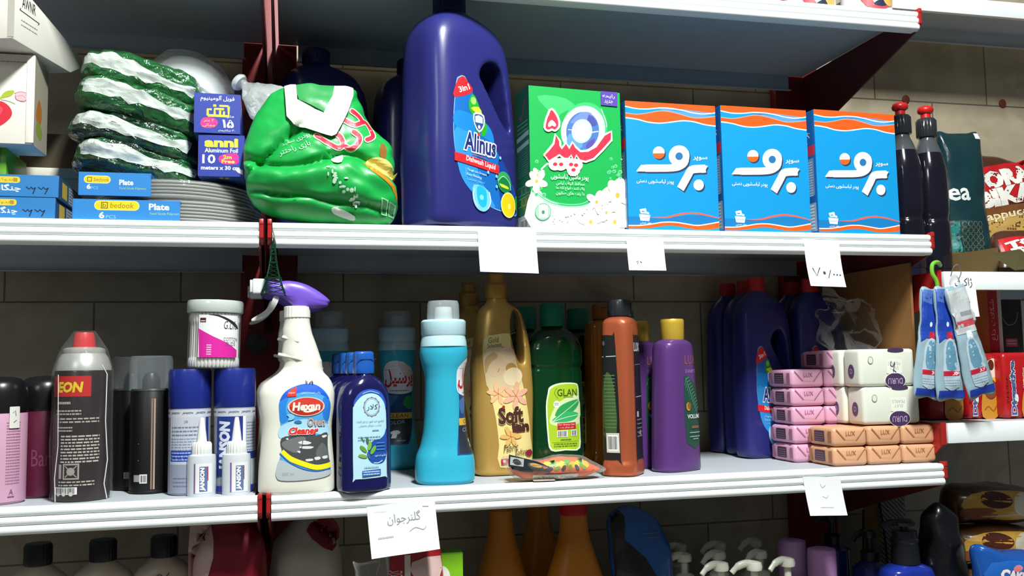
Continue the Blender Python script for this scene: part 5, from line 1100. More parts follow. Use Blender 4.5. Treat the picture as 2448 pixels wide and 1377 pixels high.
a = Art(); a.rect(-19, 14, 36, 70, '#e6e7e6'); a.poly([(-19, 52), (0, 42), (20, 33), (36, 24), (36, 14), (-17, 14)], '#d4259a', 0); a.poly([(-6, 70), (8, 70), (28, 62), (36, 56), (36, 52), (20, 62), (6, 68)], '#22222a', 3); a.rect(-17, 60, -9, 66, '#4a2228'); a.lines(-13, 62, 6, 1, 2, '#d9c9c9', 1.4); a.txt('G.Life', 24, 57, 20, 11, '#3f3f4a', sh=.2); a.txt('COTTON', 25, 38, 22, 5, '#6a6070'); a.txt('BUDS', 25, 32, 14, 5, '#6a6070'); a.lines(-4, 30, 6, 5, -3, '#f0b8dc', 1.8)
a.build('label', t, CYL(.0349), (4, 0), base=.0004)
t = thing('clear_pump_bottle', 'clear bottle at the far shelf end, only its edge in view', 'bottle', (-.385, .12, LOW)); G().lathe([(.03, 0), (.032, .003), (.032, .12), (.026, .14), (.012, .15), (.012, .165)], M('#5a5f58', .15, coat=.5), 32).build('bottle', t); G().lathe([(.014, .164), (.014, .185), (.006, .186), (.006, .205), (.0001, .206)], M('#9a9a94', .4), 20).build('pump', t)
# ================================================================ topmost shelf
for x, lb, k in ((.944, 'white tub with red and yellow print at the end of the topmost shelf', 0), (.853, 'white tub with a bit of red print, second from the end of topmost shelf', 1), (.765, 'white tub with orange and red print, third from the end of topmost shelf', 2)):
    t = thing('white_tub', lb, 'tub', (x, .05+.02*k, TOP), 0, 'white tubs on the topmost shelf')
    G().lathe([(.036, 0), (.0395, .003), (.041, .09), (.043, .092), (.043, .104), (.0001, .106)], M('#e9e7e6', .35), 44).build('tub', t)
    a = Art(); a.ell(-4, 42, 34, 38, '#c9404a', 30); a.ell(-2, 42, 30, 34, '#f0ece6', 30); a.poly([(-14, 12), (0, 8), (14, 14), (4, 22)], '#27304a', 3); a.ell(14, 24, 12, 14, '#e0a85a', 16); a.poly([(-30, 20), (-22, 8), (-12, 14), (-24, 28)], '#cf4a52', 2); a.build('tub_print', t, CYL(.0397), (4, 0), base=.0012); 
# ================================================================ right hand unit
def pet(label, loc, rz):
    t = thing('dark_liquid_bottle', label, 'bottle', loc, rz, 'dark bottles with red push caps'); LQ = M('#14121f', .08, coat=.8, var=.4, scale=14); CL = M('#4a4d52', .1, coat=.6)
    G().lathe([(.026, 0), (.029, .004), (.028, .02), (.0295, .024), (.0295, .09), (.0275, .1), (.0275, .106), (.0295, .118), (.0295, .16), (.028, .19), (.0225, .215)], LQ, 40, sub=3).build('bottle', t, 50)
    G().lathe([(.0226, .2145), (.018, .228), (.0135, .238), (.0125, .246)], CL, 36, sub=2).build('neck', t, 50)
    G().lathe([(.0155, .244), (.0165, .246), (.0165, .272), (.0135, .276), (.0001, .277)], M('#2b2d31', .2, coat=.5), 36, ribs=24, amp=.02).build('clear_collar', t)
    G().lathe([(.0085, .276), (.008, .284), (.0125, .287), (.0135, .2915), (.0115, .296), (.005, .2985), (.0001, .299)], M('#c81f1c', .35, coat=.2), 28).build('push_cap', t, 50)
    t.scale = (1.04, 1.04, 1.06); return t
pet('dark liquid bottle with red push cap, the one half behind the blue box', (1.0735, .153, 1.4925), 0); pet('dark liquid bottle with red push cap, in full view next to green pouch', (1.1345, .165, 1.4925), 20)
t = thing('green_pouch', 'dark teal foil pouch with white letters, behind the dark bottles', 'pouch', (1.268, .235, 1.4925), 0, rot=(math.radians(-3), 0, 0))
o = [(-.045, 0), (-.046, .1), (-.045, .29), (.0, .297), (.046, .295), (.046, .1), (.045, 0), (0, -.001)]
o = [(x, z) for x, z in [(-.045, 0), (-.046, .06), (-.046, .15), (-.045, .24), (-.045, .293), (-.02, .294), (.02, .295), (.046, .296), (.047, .24), (.046, .15), (.046, .06), (.045, 0), (.02, 0), (-.02, 0)]]
FT = M('#14343a', .22, coat=.5, bump=.3, scale=25, var=.1)
b = G().pillow(o, .022, FT, p=2.2, rings=12, sub=4, disp=lambda v: (0, noise.noise(Vector(v)*28)*.005, 0)).build('pouch', t, 60)
a = Art(); a.rect(32, 282, 46, 294, '#e3e6e2'); a.txt('tea', -31, 172, 56, 30, '#d5dedc', b=.02); a.rect(-44, 30, 44, 120, '#17383d'); a.rect(-44, 60, -28, 118, '#1f7a74'); a.rect(-44, 40, -20, 48, '#1f9a80')
for i in range(4):
    for j in range(7): a.line([(-20+i*11+5*math.cos(k*PI/3), 40+j*12+5.6*math.sin(k*PI/3)) for k in range(6)], .7, '#8f8a62', closed=True)
a.build('pouch_print', t, drape(b), (6, 6), base=.0008)
def coffee(label, loc, rot, w, h, small):
    t = thing('coffee_bag', label, 'bag', loc, rot=rot); T_ = .03 if not small else .02
    o = [(-w/2, 0), (-w*.5, h*.4), (-w*.48, h*.75), (-w*.36, h*.97), (-w*.1, h), (w*.2, h*.97), (w*.44, h*.86), (w*.5, h*.5), (w*.5, 0), (0, -.002)]
    b = G().pillow(o, T_, M('#4a2a1c', .32, coat=.3, bump=.25, scale=30, var=.1), p=2.3, rings=12, sub=5, disp=lambda v: (0, noise.noise(Vector(v)*30)*.004, 0)).build('bag', t, 60)
    a = Art((lambda x, y: (x, y)) if small else (lambda x, y: (x, y+30))); k = w*1000/150; W = w*500
    a.poly([(-W*.96, h*400), (-W*.9, h*720), (W*.9, h*860), (W*.96, h*540)], '#c01a22'); 
    a.txt('TORA', -W*.05, h*670, W*1.55, h*150, '#eeeae2', b=.07, rot=12, ol='#6a0f12', ow=.02); a.txt('BIKA', W*.0, h*525, W*1.5, h*150, '#eeeae2', b=.07, rot=12, ol='#6a0f12', ow=.02)
    if not small:
        a.poly([(-W*.95, 0), (-W*.95, h*390), (W*.95, h*500), (W*.95, 0)], '#7a4a26', 1); a.poly([(-W*.9, h*150), (-W*.5, h*330), (W*.9, h*400), (W*.9, h*200), (0, h*120)], '#c9a25a', 3); a.txt('cappuccino', W*.1, h*375, W*1.6, h*80, '#ead9a8', b=.03, rot=10, ol='#3a1f12', ow=.03)
        a.ell(-W*.3, h*90, W*.5, h*70, '#e6d3b4', 24, 10); a.ell(-W*.3, h*100, W*.42, h*50, '#8a5a30', 24, 10); a.txt('دانه', W*.35, h*300, W*.5, h*70, '#4a3416', f=True); a.line([(W*.1, h*230), (W*.5, h*245), (W*.8, h*235)], 1.6, '#4a3416', 2)
        a.poly([(-W*.8, h*40), (-W*.2, h*140), (W*.3, h*60), (-W*.1, h*10)], '#d9b07a', 3)
    else:
        for i in range(14): r = random.Random(i); a.ell(W*r.uniform(-.8, .9), h*1000*r.uniform(.05, .32), W*.08, W*.05, '#8a5a34', 8, r.uniform(0, 90))
    a.build('bag_print', t, drape(b), (6, 6), base=.0008); return t
coffee('large brown cappuccino bag with red slanted name patch', (1.400, .295, 1.512), (math.radians(-5), 0, 0), .20, .25, False)
coffee('small brown coffee pack with red name patch before the large coffee bag', (1.315, .12, 1.500), (math.radians(-25), 0, 0), .15, .092, True)
t = thing('open_carton', 'open brown display carton under the coffee bags', 'carton', (1.162, .045, 1.4925), 4)
KR = M('#6b5630', .75, var=.12, scale=20); g = G().box(0, .26, 0, .003, 0, .012, KR).box(0, .26, .1, .103, 0, .05, KR).box(0, .003, 0, .1, 0, .045, KR).box(0, .26, 0, .1, 0, .002, KR); g.build('tray', t, 0)
g = G(); g.add([(-.035, -.02, .03), (.05, .0, .042), (.085, -.01, .012), (.0, -.035, .003), (-.035, -.02, .0315), (.05, .0, .0435), (.085, -.01, .0135), (.0, -.035, .0045)], [(3, 2, 1, 0), (4, 5, 6, 7), (0, 1, 5, 4), (1, 2, 6, 5), (2, 3, 7, 6), (3, 0, 4, 7)], M('#4a4426', .7, var=.1)); g.build('torn_flap', t, 0)
t = thing('white_paper_wad', 'crumpled white paper in the open carton at the picture edge', 'paper', (1.275, .03, 1.512)); g = G().pillow([(-.04, 0), (-.03, .016), (.02, .03), (.06, .028), (.07, 0)], .02, M('#dcdcd8', .7), rings=8, sub=4, disp=lambda v: tuple(noise.noise_vector(Vector(v)*60)*.006)); g.build('paper', t, 25)
# ---- biscuits
def biscuit(label, loc, rz, w=.064, txt=True, cat='biscuits'):
    t = thing('biscuit_pack', label, cat, loc, rz, 'red digestive biscuit packs'); h = .108
    g = G().box(-w/2, w/2, 0, .055, 0, h, M('#b01a1e', .3, coat=.3, var=.06, bump=.12, scale=30), .008, 3); g.V = [tuple(Vector(v)+noise.noise_vector(Vector(v)*50)*.0012) for v in g.V]; g.build('wrapper', t, 50)
    a = Art(); W = w*500; a.poly([(-W*.1, 3), (W*.85, 3), (W*.85, 52), (W*.3, 62), (-W*.05, 40)], '#c98a2e', 3); a.poly([(W*.0, 55), (W*.85, 60), (W*.85, 85), (W*.2, 80)], '#e0b33a', 3); a.ell(W*.5, 48, W*.42, 17, '#6a3626', 26); a.ell(W*.5, 48, W*.38, 15, '#85492f', 26); a.poly([(W*.4, 70), (W*.32, 92), (W*.9, 98), (W*.9, 70)], '#e4d9c8', 3); a.ell(W*.6, 88, W*.2, 9, '#5a2a1a', 18)
    a.line([(W*.05, 14), (W*.3, 20), (W*.6, 12), (W*.85, 22)], 2.2, '#9a5a1c', 3)
    if txt: a.txt('Digestive', -W*.52, 50, 88, w*190, '#4a5a8c', b=.04, ol=[('#e3e6ee', .05)], rot=90)
    a.txt('PANDA', -W*.85, 50, 44, 4, '#7a2a22', b=.02, rot=90); a.txt('Whole Wheat', W*.02, 66, 34, 4, '#efe0c0', rot=90)
    a.build('front_print', t, flat(-.0002), base=.0012); return t
zr = 1.2557
biscuit('red digestive biscuit pack upright at the picture edge, name reading upwards', (1.197, .045, zr), 0, .074); biscuit('red digestive biscuit pack between picture-edge pack and hanging sachets', (1.135, .065, zr), 0, .060); biscuit('red biscuit pack mostly hidden behind the hanging sachets', (1.069, .07, zr), 0, .066, False)
t = thing('chocolate_pack', 'red and orange pack lying on the digestive packs behind the white note', 'pack', (1.206, .10, zr+.1085), -4); G().box(-.05, 0, 0, .05, 0, .112, M('#b3161c', .35, coat=.2, var=.08), .002).box(.0002, .008, .002, .05, 0, .110, M('#cfcfcb', .4), .001).build('carton', t); a = Art(); a.rect(-49, 1, -20, 111, '#b8631f'); a.txt('شکلات داغ', -10, 56, 70, 12, '#e6c9b8', f=True, rot=90); a.build('front_print', t, flat(), base=.0003)
t = thing('dark_jar_box', 'dark box with pink tag beside the white tissue stack', 'box', (1.262, .11, zr+.1085), 0); G().box(-.042, .0, 0, .05, 0, .092, M('#231f1c', .5), .001).box(.0002, .03, .0, .05, 0, .09, M('#c7c8c2', .5), .001).build('box', t); a = Art(); a.rect(-36, 10, -12, 24, '#a8485c'); a.lines(-24, 20, 18, 2, -5, '#e0a8b0', 1.6); a.line([(-40, 60), (-30, 48), (-14, 52), (-8, 70)], 1.2, '#8f928e', 4); a.build('front_print', t, flat(), base=.0003)
for k in range(3):
    t = thing('tissue_pack', ('lowest', 'middle', 'topmost')[k]+' white tissue pack of the stack at the picture edge', 'tissues', (1.325, .09, zr+.1088+.032*k), 0, 'white tissue packs'); G().box(-.032, .04, 0, .06, 0, .0315, M('#c3c8c8', .45, var=.05), .006, 3).build('pack', t)
# ---- sachets on the hook
t = thing('wire_hook', 'bent green wire hook holding the blue sachets, at the red bracket', 'hook', (.985, -.012, 1.497)); G().tube(crom([(.030, .010, .004), (.018, .0, .008), (.006, -.003, .004), (.004, -.004, -.010), (.010, -.005, -.022), (.012, -.005, -.040)], 4, False), .0032, M('#6fb52f', .4), 8).build('green_wire', t); G().tube(crom([(.040, .0, -.014), (.043, -.004, 0), (.051, -.005, .004), (.056, -.004, -.008), (.05, -.004, -.02)], 4, False), .0008, M('#a9a9a2', .3, metal=.8), 6).build('steel_ring', t)
def sachet(label, loc, ry, h=.165, back=False, rx=0):
    t = thing('hanging_sachet', label, 'sachet', loc, rot=(rx, math.radians(ry), 0), group='blue and white sachets hanging on the hook'); w = .042
    o = [(-w*.45, 0), (-w*.42, -h*.3), (-w*.52, -h*.6), (-w*.56, -h), (0, -h*1.002), (w*.56, -h), (w*.52, -h*.6), (w*.42, -h*.3), (w*.45, 0), (0, .001)]
    b = G().pillow(o, .006, M('#8fa9b5', .22, coat=.4, bump=.25, scale=40), p=2.2, rings=9, sub=5, disp=lambda v: (0, noise.noise(Vector(v)*55)*.0035, 0)).build('pouch', t, 60)
    a = Art(); H = h*1000
    if back: a.poly([(-18, -1), (18, -1), (18, -H*.42), (-18, -H*.42)], '#b9bec0'); a.rect(-16, -H*.36, 16, -H*.30, '#c24a5a'); a.rect(-6, -H*.22, 14, -H*.26, '#8a8f94')
    else: a.poly([(-18.5, -1), (18.5, -1), (17, -H*.3), (18, -H*.5), (10, -H*.46), (-8, -H*.46), (-18, -H*.5), (-17, -H*.3)], '#1d3f9f'); a.poly([(-18, -1), (18, -1), (17, -H*.16), (-17, -H*.12)], '#4f6fb8', 1); a.ell(-2, -H*.33, 2.5, 4, '#dfe6ee', 8)
    a.poly([(-4, -H*.4), (4, -H*.4), (5, -H*.47), (-5, -H*.47)], '#b02434' if not back else '#d5dee4'); a.poly([(-5, -H*.47), (5, -H*.47), (12, -H*.58), (13, -H*.9), (-13, -H*.9), (-12, -H*.58)], '#aebfcb', 2); a.poly([(-4, -H*.49), (4, -H*.49), (9, -H*.6), (9, -H*.74), (-8, -H*.74), (-9, -H*.6)], '#5f8fa8', 2)
    a.rect(-14, -H*.80, 14, -H*.755, '#c02238'); a.txt('30', 6, -H*.777, 9, 5.4, '#f4eef0', b=.05); a.lines(0, -H*.84, 26, 3, -H*.022, '#7f93a3', 1.4); a.poly([(-23, -H*.995), (23, -H*.995), (22.5, -H*.93), (-22.5, -H*.93)], '#1f3a9a')
    a.build('pouch_print', t, drape(b), (5, 6), base=.0008, dz=.00005); return t
sachet('blue and white hanging sachet, first one from the soaps', (.9895, -.010, 1.462), 6, .165); sachet('blue and white hanging sachet in the middle of the bunch', (1.004, -.022, 1.463), 0, .168)
sachet('hanging sachet with pale back turned out, nearest the red biscuit packs', (1.013, -.034, 1.462), -13, .166, True); sachet('hanging sachet mostly covered behind the middle one', (1.006, -.004, 1.460), -7, .140)
# ================================================================ notes, keychain
PAPER = M('#eceeee', .7, var=.02, scale=30)
def note(label, x, zt, w, h, rot=0, skew=0, art=None, curl=.004, y=-.0062, taper=0):
    t = thing('price_note', label, 'note', (x, y, zt), rot=(0, math.radians(rot), 0), group='handwritten white paper notes'); g = G(); n = 8; V = []; F = []
    f = lambda u, v: (u*(1-taper*(-v/h))+skew*v, -curl*(-v/h)**2-.0012*math.sin(u*60), v)
    for i in range(n+1):
        for j in range(n+1): V.append(f(-w/2+w*j/n, -h*i/n))
    b = len(V); V += [(p[0], p[1]+.0003, p[2]) for p in V]
    for i in range(n):
        for j in range(n):
            q = i*(n+1)+j; F.append((q, q+n+1, q+n+2, q+1)); F.append((b+q, b+q+1, b+q+n+2, b+q+n+1))
    for k in range(n):
        for a0, a1 in ((k, k+1), (n*(n+1)+k+1, n*(n+1)+k), ((k+1)*(n+1), k*(n+1)), (k*(n+1)+n, (k+1)*(n+1)+n)): F.append((a0, a1, b+a1, b+a0))
    g.add(V, F, PAPER).build('paper', t, 30)
    if art:
        a = Art(); art(a); a.build('handwriting', t, lambda u, v, o: tuple(Vector(f(u, v))+Vector((0, -o, 0))), (4, 4), base=.0004)
    return t
INKC = '#3a3d42'
note('blank white paper note under the big blue jug and green box', .3165, MID-.0075, .083, .058, 1.5, -.06)
def n2(a): a.line([(-16, -36), (-13, -34), (-14, -39)], 1, INKC); a.line([(-10, -35), (-8, -37)], 1.2, INKC)
note('white paper note with tiny scribble, below first blue box', .521, MID-.013, .056, .048, .5, -.04, n2)
def n3(a):
    a.line([(-20, -44), (-15, -56), (-8, -43)], 1.6, INKC); a.ell(-2, -51, 2.2, 2.6, INKC, 10); a.line([(3, -59), (9, -46)], 1.3, INKC)
    for k in range(3): a.ell(13+k*5, -53-k*.3, 1.4, 1.2, INKC, 8)
note('white paper note with handwritten price, below third blue box', .806, MID-.012, .058, .072, 2, -.05, n3, .012)
def n4(a):
    a.txt('گلنرجوان', 2, -20, 44, 16, '#9ba2a6', f=True); a.lines(-24, -42, 20, 1, 3, '#b4b9bb', 2.2); a.line([(8, -38), (16, -34), (26, -38), (30, -34)], .8, '#a4aaad', 3); a.line([(28, -8), (36, -9)], .8, '#b4b9bb')
note('large white note with faint handwriting, below shampoo row', .166, LOW-.0165, .090, .066, -5, .0, n4, .006)
def n5(a): a.line([(-4, -10), (-2, -16), (4, -12)], .6, '#a9b0b5', 2); a.line([(-4, -28), (2, -31), (6, -26)], .6, '#b4bbc0', 2); a.lines(0, -44, 20, 1, 3, '#c4cace', 1)
note('white paper note with faint pencil marks, below the soaps', .788, LOW-.010, .060, .056, 2, -.16, n5, .004)
def n6(a):
    a.txt('ژاکت', 4, -16, 30, 16, INKC, f=True); a.line([(4, -46), (12, -46)], 1.2, INKC)
note('white note with black Persian handwriting, behind the hanging sachets', 1.050, 1.489, .050, .070, -3, .03, n6, .004, -.003)
# ---- tower keychain
t = thing('tower_keychain', 'dark green metal tower keychain hanging above the spray bottle', 'keychain', (.0015, -.016, MID-.0225)); MG = M('#1f4a34', .3, metal=.7, var=.2, scale=90)
G().tube([(-.001, .003, .010), (0, -.002, .006), (.002, -.002, -.004), (.003, 0, -.009)], .0009, M('#8fa08a', .35, metal=.6), 6).build('string', t)
g = G(); hw = lambda z: .0022+.0125*(max(0, (-z-.008)/.066))**2.0
zz = [-.009-.0055*i for i in range(13)]
for sx in (-1, 1):
    for sy in (-1, 1): g.tube([(sx*hw(z), sy*hw(z), z) for z in zz], .0012, MG, 5)
for i in range(12):
    a0, a1 = hw(zz[i]), hw(zz[i+1])
    for p, q in (((-a0, -a0), (a1, -a1)), ((a0, -a0), (-a1, -a1)), ((-a0, a0), (-a1, -a1)), ((a0, -a0), (a1, a1))): g.tube([(p[0], p[1], zz[i]), (q[0], q[1], zz[i+1])], .0006, MG, 4)
for z, e in ((-.022, .0015), (-.033, .0018), (-.054, .0025)): k = hw(z)+e; g.box(-k, k, -k, k, z-.0012, z+.0012, MG)
g.lathe([(.0022, -.010), (.0012, -.004), (.0004, 0)], MG, 8)
k = hw(-.075); g.build('tower', t, 0)
# ================================================================ lowest shelf, mostly in shade
def squat(label, loc):
    t = thing('cream_bottle', label, 'bottle', loc, group='cream bottles with black caps'); t.scale = (1, 1, 1.08); L = Loft([(0, 38, 26, 3), (5, 41, 28, 3), (215, 41, 28, 3), (238, 36, 25, 2.6), (252, 20, 18, 2.1), (258, 14, 14, 2)], sub=4); G().loft(L, M('#b9a893', .4, var=.03, sss=.1)).build('bottle', t)
    G().lathe([(.0165, .256), (.0172, .258), (.0172, .278), (.015, .2815), (.0001, .282)], M('#16161a', .4), 32, ribs=24, amp=.012).build('cap', t)
    a = Art(); a.line([(-8, 234), (-2, 238), (4, 234), (10, 239)], 1.4, '#5a4a3e', 3); a.build('pen_mark', t, L.wrap, (4, 4), base=.0006); return t
for x, y, lb in ((-.2985, .105, 'first cream bottle with black cap from the picture corner'), (-.2195, .108, 'middle cream bottle with black cap of the three'), (-.143, .112, 'cream bottle with black cap next to the red packet')): squat(lb, (x, y, BOT+.02*0))
def sack(name, label, cat, loc, out, T, mat, p=2.4, art=None, rot=(0, 0, 0), group=None, amp=.004, part='pouch'):
    t = thing(name, label, cat, loc, rot=rot, group=group); b = G().pillow(out, T, mat, p=p, rings=11, sub=5, disp=lambda v: tuple(noise.noise_vector(Vector(v)*32)*amp)).build(part, t, 60)
    if art: a = Art(); art(a); a.build(part+'_print', t, drape(b), (6, 6), base=.001)
    return t
def a1(a): a.poly([(-48, 210), (-50, 330), (-30, 332), (-20, 280)], '#c9a8a4', 3)
sack('red_packet', 'dark red rounded packet in shade beside the cream bottles', 'packet', (-.055, .085, BOT), [(-.05, 0), (-.052, .15), (-.05, .27), (-.03, .318), (.0, .328), (.03, .315), (.048, .26), (.05, .1), (.048, 0)], .03, M('#7d0f22', .35, var=.08, coat=.2), art=a1, part='packet')
def a2(a): a.poly([(0, 300), (30, 318), (46, 300), (36, 270)], '#6d0e1e', 3)
sack('pale_bag', 'pale greyish bag with rounded top in shade under the spray bottle', 'bag', (.046, .13, BOT), [(-.045, 0), (-.05, .2), (-.046, .27), (-.02, .312), (.004, .315), (.04, .285), (.052, .22), (.05, 0)], .035, M('#a9a296', .5, var=.05), art=a2, part='bag')
def a3(a): a.rect(-6, 2, 2, 272, '#d8d2cc'); a.txt('کاکائو', -16, 245, 14, 26, '#e6dcd2', f=True, rot=90); a.poly([(4, 262), (44, 268), (40, 235), (8, 240)], '#d9b8b2', 2)
sack('red_snack_pack', 'red and white snack pack in clear film in front under the large note', 'pack', (.181, .045, BOT), [(-.022, 0), (-.022, .27), (.044, .277), (.046, 0)], .018, M('#a8222a', .2, coat=.6, bump=.4, scale=40), art=a3, part='wrapper')
t = thing('clear_film_piece', 'loose clear film sticking out beside the red snack pack', 'film', (.140, .045, BOT)); G().pillow([(-.03, 0), (-.03, .24), (-.034, .266), (-.02, .262), (.0, .268), (.016, .272), (.016, 0)], .012, FILM(milk=.05, rough=.08, bump=1), rings=8, sub=5, disp=lambda v: tuple(noise.noise_vector(Vector(v)*60)*.004)).build('film', t, 60)
t = thing('green_carton', 'small lime green carton in front, right of the red snack pack', 'box', (.2365, .045, BOT), -4); G().box(-.021, .021, 0, .04, 0, .2685, M('#5f9f1e', .4), .001).build('carton', t); a = Art(); a.rect(-20.5, 1, 20.5, 267, '#7fc01f'); a.ell(-9, 236, 12, 16, '#e2e6da', 20); a.build('front_print', t, flat(), base=.0003)
def taper(label, loc, h, w, cap, capm, k):
    t = thing('orange_bottle', label, 'bottle', loc, k, 'tapered orange bottles in shade'); O = M('#b9701c', .3, var=.05, scale=14)
    L = Loft([(0, 52, 34, 2.8), (6, 56, 36, 2.8), (120, 54, 35, 2.6), (h*.62, 46, 31, 2.4), (h*.8, 30, 24, 2.2), (h*.9, 22, 20, 2.1), (h, 19.5, 18, 2)], sub=6)
    G().loft(L, O).build('bottle', t); z = h*.001; G().lathe([(.0195, z-.001), (.0205, z), (.0205, z+cap), (.019, z+cap+.003), (.0001, z+cap+.0035)], capm, 36).build('cap', t); t.scale = (w, w, 1); return t
taper('narrow-necked orange bottle in shade under the gold softener', (.3475, .20, BOT), 300, .9, .02, M('#8a4a1c', .4), 0)
taper('orange bottle with red cap in shade, under the copper bottle', (.4515, .150, BOT), 296, 1.06, .022, M('#b81a20', .4), 8)
taper('orange bottle standing behind the red-capped orange one', (.432, .285, BOT), 300, .9, .03, M('#9c1a20', .4), 0)
def a4(a): a.poly([(-34, 2), (-38, 200), (-44, 290), (-32, 303), (-22, 290), (-24, 255), (10, 225), (30, 190), (36, 2)], '#1d1718', 1); a.lines(22, 262, 30, 2, -7, '#4a6d98', 1.5)
sack('blue_pouch', 'blue foil pouch leaning in shade between orange bottles and white pumps', 'pouch', (.552, .15, BOT), [(-.03, 0), (-.035, .16), (-.045, .27), (-.03, .303), (.004, .3), (.032, .282), (.052, .25), (.060, .2), (.058, 0)], .02, M('#1c4f8f', .25, coat=.4, var=.12, bump=.2), art=a4)
PW = M('#c9c8ba', .35, var=.03)
def pump(name, label, loc, rz, h, bodym, headm, group, r=.026):
    t = thing(name, label, 'pump bottle', loc, rz, group)
    G().lathe([(r-.003, 0), (r, .003), (r, h-.075), (r*.9, h-.062), (.016, h-.052), (.013, h-.05)], bodym, 36, sub=2).build('bottle', t, 50)
    G().lathe([(.0145, h-.051), (.0155, h-.05), (.0155, h-.036), (.012, h-.033), (.0055, h-.032), (.0055, h-.012)], headm, 28).build('collar', t)
    b = G().lathe([(.0115, h-.013), (.0125, h-.008), (.011, h-.002), (.006, h), (.0001, h)], headm, 24); b.tube(crom([(.004, 0, h-.006), (-.012, 0, h-.003), (-.026, 0, h-.007), (-.036, 0, h-.016)], 4, False), [.006]*9+[.0045]*4, headm, 8, .8); b.build('pump_head', t, 50); return t
gw = 'white pump bottles in shade'
PB = pump('white_pump_bottle', 'white pump bottle in front, nearest the small price-free gap', (.665, .085, BOT), 12, .222, PW, PW, gw); PB['label'] = 'white pump bottle, front one of the cluster next to blue pouch'
for x, y, rz, lb in ((.714, .072, -6, 'white pump bottle, lowest-looking front one in the middle of the cluster'), (.776, .082, 14, 'white pump bottle in front next to the lilac cylinders'), (.640, .165, 8, 'white pump bottle in the second row beside the blue pouch'), (.700, .165, 20, 'white pump bottle in the second row, centre of the cluster'), (.765, .150, 25, 'white pump bottle in the second row behind the lilac-side one'), (.665, .24, 5, 'white pump bottle at the back of the cluster, toward the blue pouch'), (.735, .235, 10, 'white pump bottle at the back of the cluster, centre'), (.805, .24, 15, 'white pump bottle at the back of the cluster, behind the lilac cylinders')): dup(PB, (x, y, BOT+(.004 if y > .1 else 0)*0), rz, lb, gw)
for x, y, h, lb in ((.8325, .165, .232, 'lilac cylinder with rounded top next to white pumps'), (.8560, .115, .226, 'lilac cylinder with rounded top beside the dark pump bottle')):
    t = thing('lilac_bottle', lb, 'bottle', (x, y, BOT), group='lilac cylinders'); G().lathe([(.021, 0), (.0222, .002), (.0222, h*.55)], M('#a77fae', .4), 36).build('bottle', t); G().lathe([(.0225, h*.55), (.0225, h-.012), (.020, h-.003), (.014, h), (.0001, h+.0005)], M('#b888bd', .35, var=.03), 36, sub=2).build('cap', t, 50)
DB = M('#17215f', .2, coat=.5); DK = M('#15161c', .35, coat=.2)
gd2 = 'dark blue pump bottles'
for x, y, rz, h, lb in ((.945, .225, 5, .258, 'dark pump bottle in shade, tallest and furthest back beside lilac cylinder'), (.968, .150, 10, .243, 'dark blue pump bottle in the middle of the three dark pumps'), ): pump('dark_pump_bottle', lb, (x, y, BOT), rz, h, DB, DK, gd2, .030)
t = thing('blue_soap_bottle', 'broad deep blue bottle with black cap at the bracket end of the lowest shelf', 'bottle', (.988, .085, BOT)); L = Loft([(0, 40, 28, 3), (5, 44, 30, 3), (175, 44, 30, 3), (190, 41, 28, 2.6), (197, 28, 22, 2.2), (200, 18, 18, 2)], sub=4); G().loft(L, M('#1b2f8f', .15, coat=.6, var=.1)).build('bottle', t); G().lathe([(.0215, .1985), (.0225, .2), (.0205, .232), (.022, .234), (.0215, .238), (.019, .240), (.019, .251), (.0001, .252)], DK, 36).build('cap', t); G().lathe([(.006, .250), (.006, .258), (.016, .259), (.017, .264), (.012, .268), (.0001, .2685)], DK, 28).tube([(-.005, 0, .264), (-.030, -.004, .265), (-.046, -.006, .260)], .005, DK, 8, .7).build('pump_head', t)
MSH = bpy.data.materials.new('mesh_board'); MSH.use_nodes = True
_n = MSH.node_tree; _b = _n.nodes['Principled BSDF']; _w = _n.nodes.new('ShaderNodeTexWave'); _w.inputs['Scale'].default_value = 70; _w.inputs['Distortion'].default_value = 3; _w.bands_direction = 'DIAGONAL'; _rp = _n.nodes.new('ShaderNodeValToRGB'); _rp.color_ramp.elements[0].color = (*lin('#4a4a45'), 1); _rp.color_ramp.elements[1].color = (*lin('#a9a89e'), 1)
_tcn = _n.nodes.new('ShaderNodeTexCoord'); _n.links.new(_tcn.outputs['Object'], _w.inputs[0]); _n.links.new(_w.outputs[0], _rp.inputs[0]); _n.links.new(_rp.outputs[0], _b.inputs['Base Color']); _b.inputs['Roughness'].default_value = .5
t = thing('scourer_card', 'grey ribbed card with gold strip standing behind the blue bottle', 'card', (1.102, .30, .93), 0); G().box(-.036, .046, 0, .004, 0, .185, MSH, .001).build('ribbed_card', t); G().box(-.044, -.012, -.003, -.001, 0, .175, M('#7a5a1c', .45, var=.2), .0005).build('gold_strip', t); G().tube([(-.046, -.004, .15), (-.05, -.005, .08), (-.047, -.004, .02)], .002, M('#101010', .5), 6).tube([(-.012, -.004, .17), (-.004, -.005, .1), (.0, -.004, .04)], .002, M('#101010', .5), 6).build('black_cord', t)
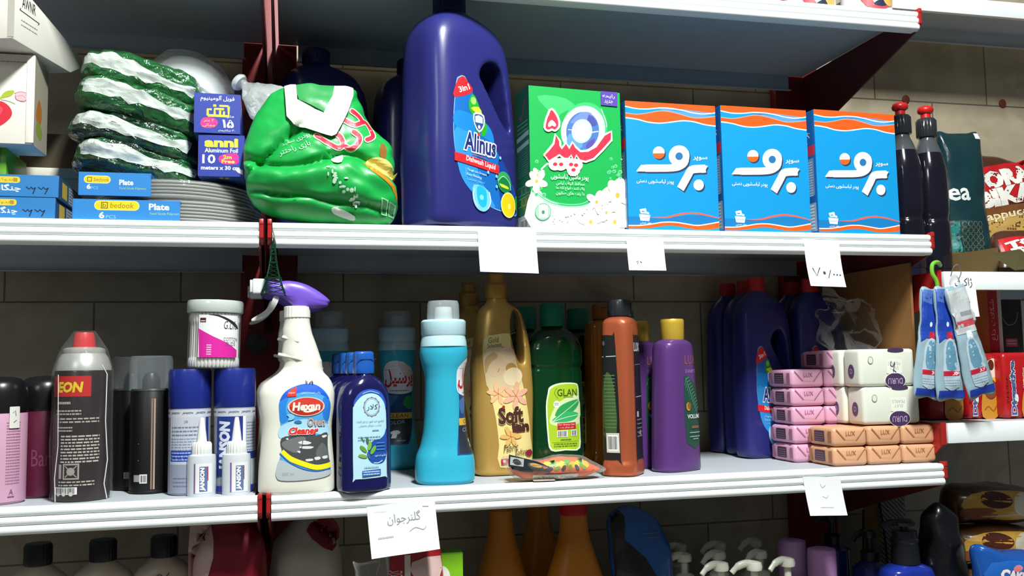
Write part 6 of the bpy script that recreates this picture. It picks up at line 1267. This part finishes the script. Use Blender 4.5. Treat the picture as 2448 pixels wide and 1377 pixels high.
# ---- snack cakes on the right unit
def cake(a):
    a.poly([(-70, 20), (-60, 50), (10, 58), (75, 50), (78, 18), (0, 8)], '#c99a3e', 3); a.ell(-20, 42, 30, 14, '#4a2216', 20); a.ell(38, 36, 26, 20, '#d9cdb8', 20); a.poly([(-70, 8), (-20, 12), (-30, 28), (-72, 24)], '#8a4a2a', 3); a.line([(-30, 14), (20, 18), (70, 14)], .8, '#e6dcc4', 3)
gcx = 'brown and cream snack cake packs'
O1 = [(-.08, .0), (-.084, .03), (-.075, .058), (-.02, .066), (.05, .064), (.088, .05), (.09, .01), (.04, -.002), (-.04, -.002)]
CB = M('#4f3218', .25, coat=.5, bump=.3, var=.2, scale=30)
t = sack('cake_pack', 'brown and cream snack cake pack, topmost of the pile under the biscuit shelf', 'cake', (1.215, .17, 1.070), O1, .05, CB, art=cake, rot=(0, math.radians(4), 0), group=gcx, part='wrapper')
sack('cake_pack', 'brown and cream snack cake pack, second in the pile above the blue cake pack', 'cake', (1.205, .16, 1.003), O1, .05, CB, art=cake, rot=(0, math.radians(3), 0), group=gcx, part='wrapper')
sack('cake_pack', 'brown and cream snack cake pack at the bottom of the pile', 'cake', (1.205, .15, .937), O1, .05, CB, art=cake, group=gcx, part='wrapper')
def cakeb(a):
    a.poly([(-64, 6), (-60, 60), (0, 64), (66, 56), (68, 6)], '#1b5fb5', 2); a.poly([(-10, 30), (0, 55), (66, 54), (66, 34)], '#2f8fd6', 3)
    a.txt('CAKE', -26, 42, 44, 17, '#e9e2e6', b=.07, ol='#8a3a4a', ow=.025, rot=-8); a.ell(-20, 54, 9, 5, '#d97a86', 14, 10); a.line([(0, 26), (20, 32), (44, 27)], 2.2, '#dfe6ee', 3); a.ell(4, 12, 24, 9, '#d9cdc0', 20); a.ell(4, 12, 20, 7, '#4a2420', 20)
sack('blue_cake_pack', 'blue snack cake pack with white lettering at the picture corner', 'cake', (1.145, .035, .972), [(-.066, .0), (-.07, .03), (-.074, .082), (-.03, .078), (.03, .074), (.08, .06), (.085, .0)], .03, M('#1a4f9f', .22, coat=.5, bump=.25, scale=30), art=cakeb, rot=(0, math.radians(4), 0), part='wrapper')
t = thing('dark_bag', 'black plastic bag bulging beside the snack cakes', 'bag', (1.063, .1, .93)); G().pillow([(-.03, 0), (-.03, .1), (-.022, .17), (.0, .19), (.03, .16), (.045, .08), (.05, 0)], .03, M('#0f0f12', .25, coat=.3), rings=10, sub=5, disp=lambda v: tuple(noise.noise_vector(Vector(v)*36)*.006)).build('bag', t, 60)
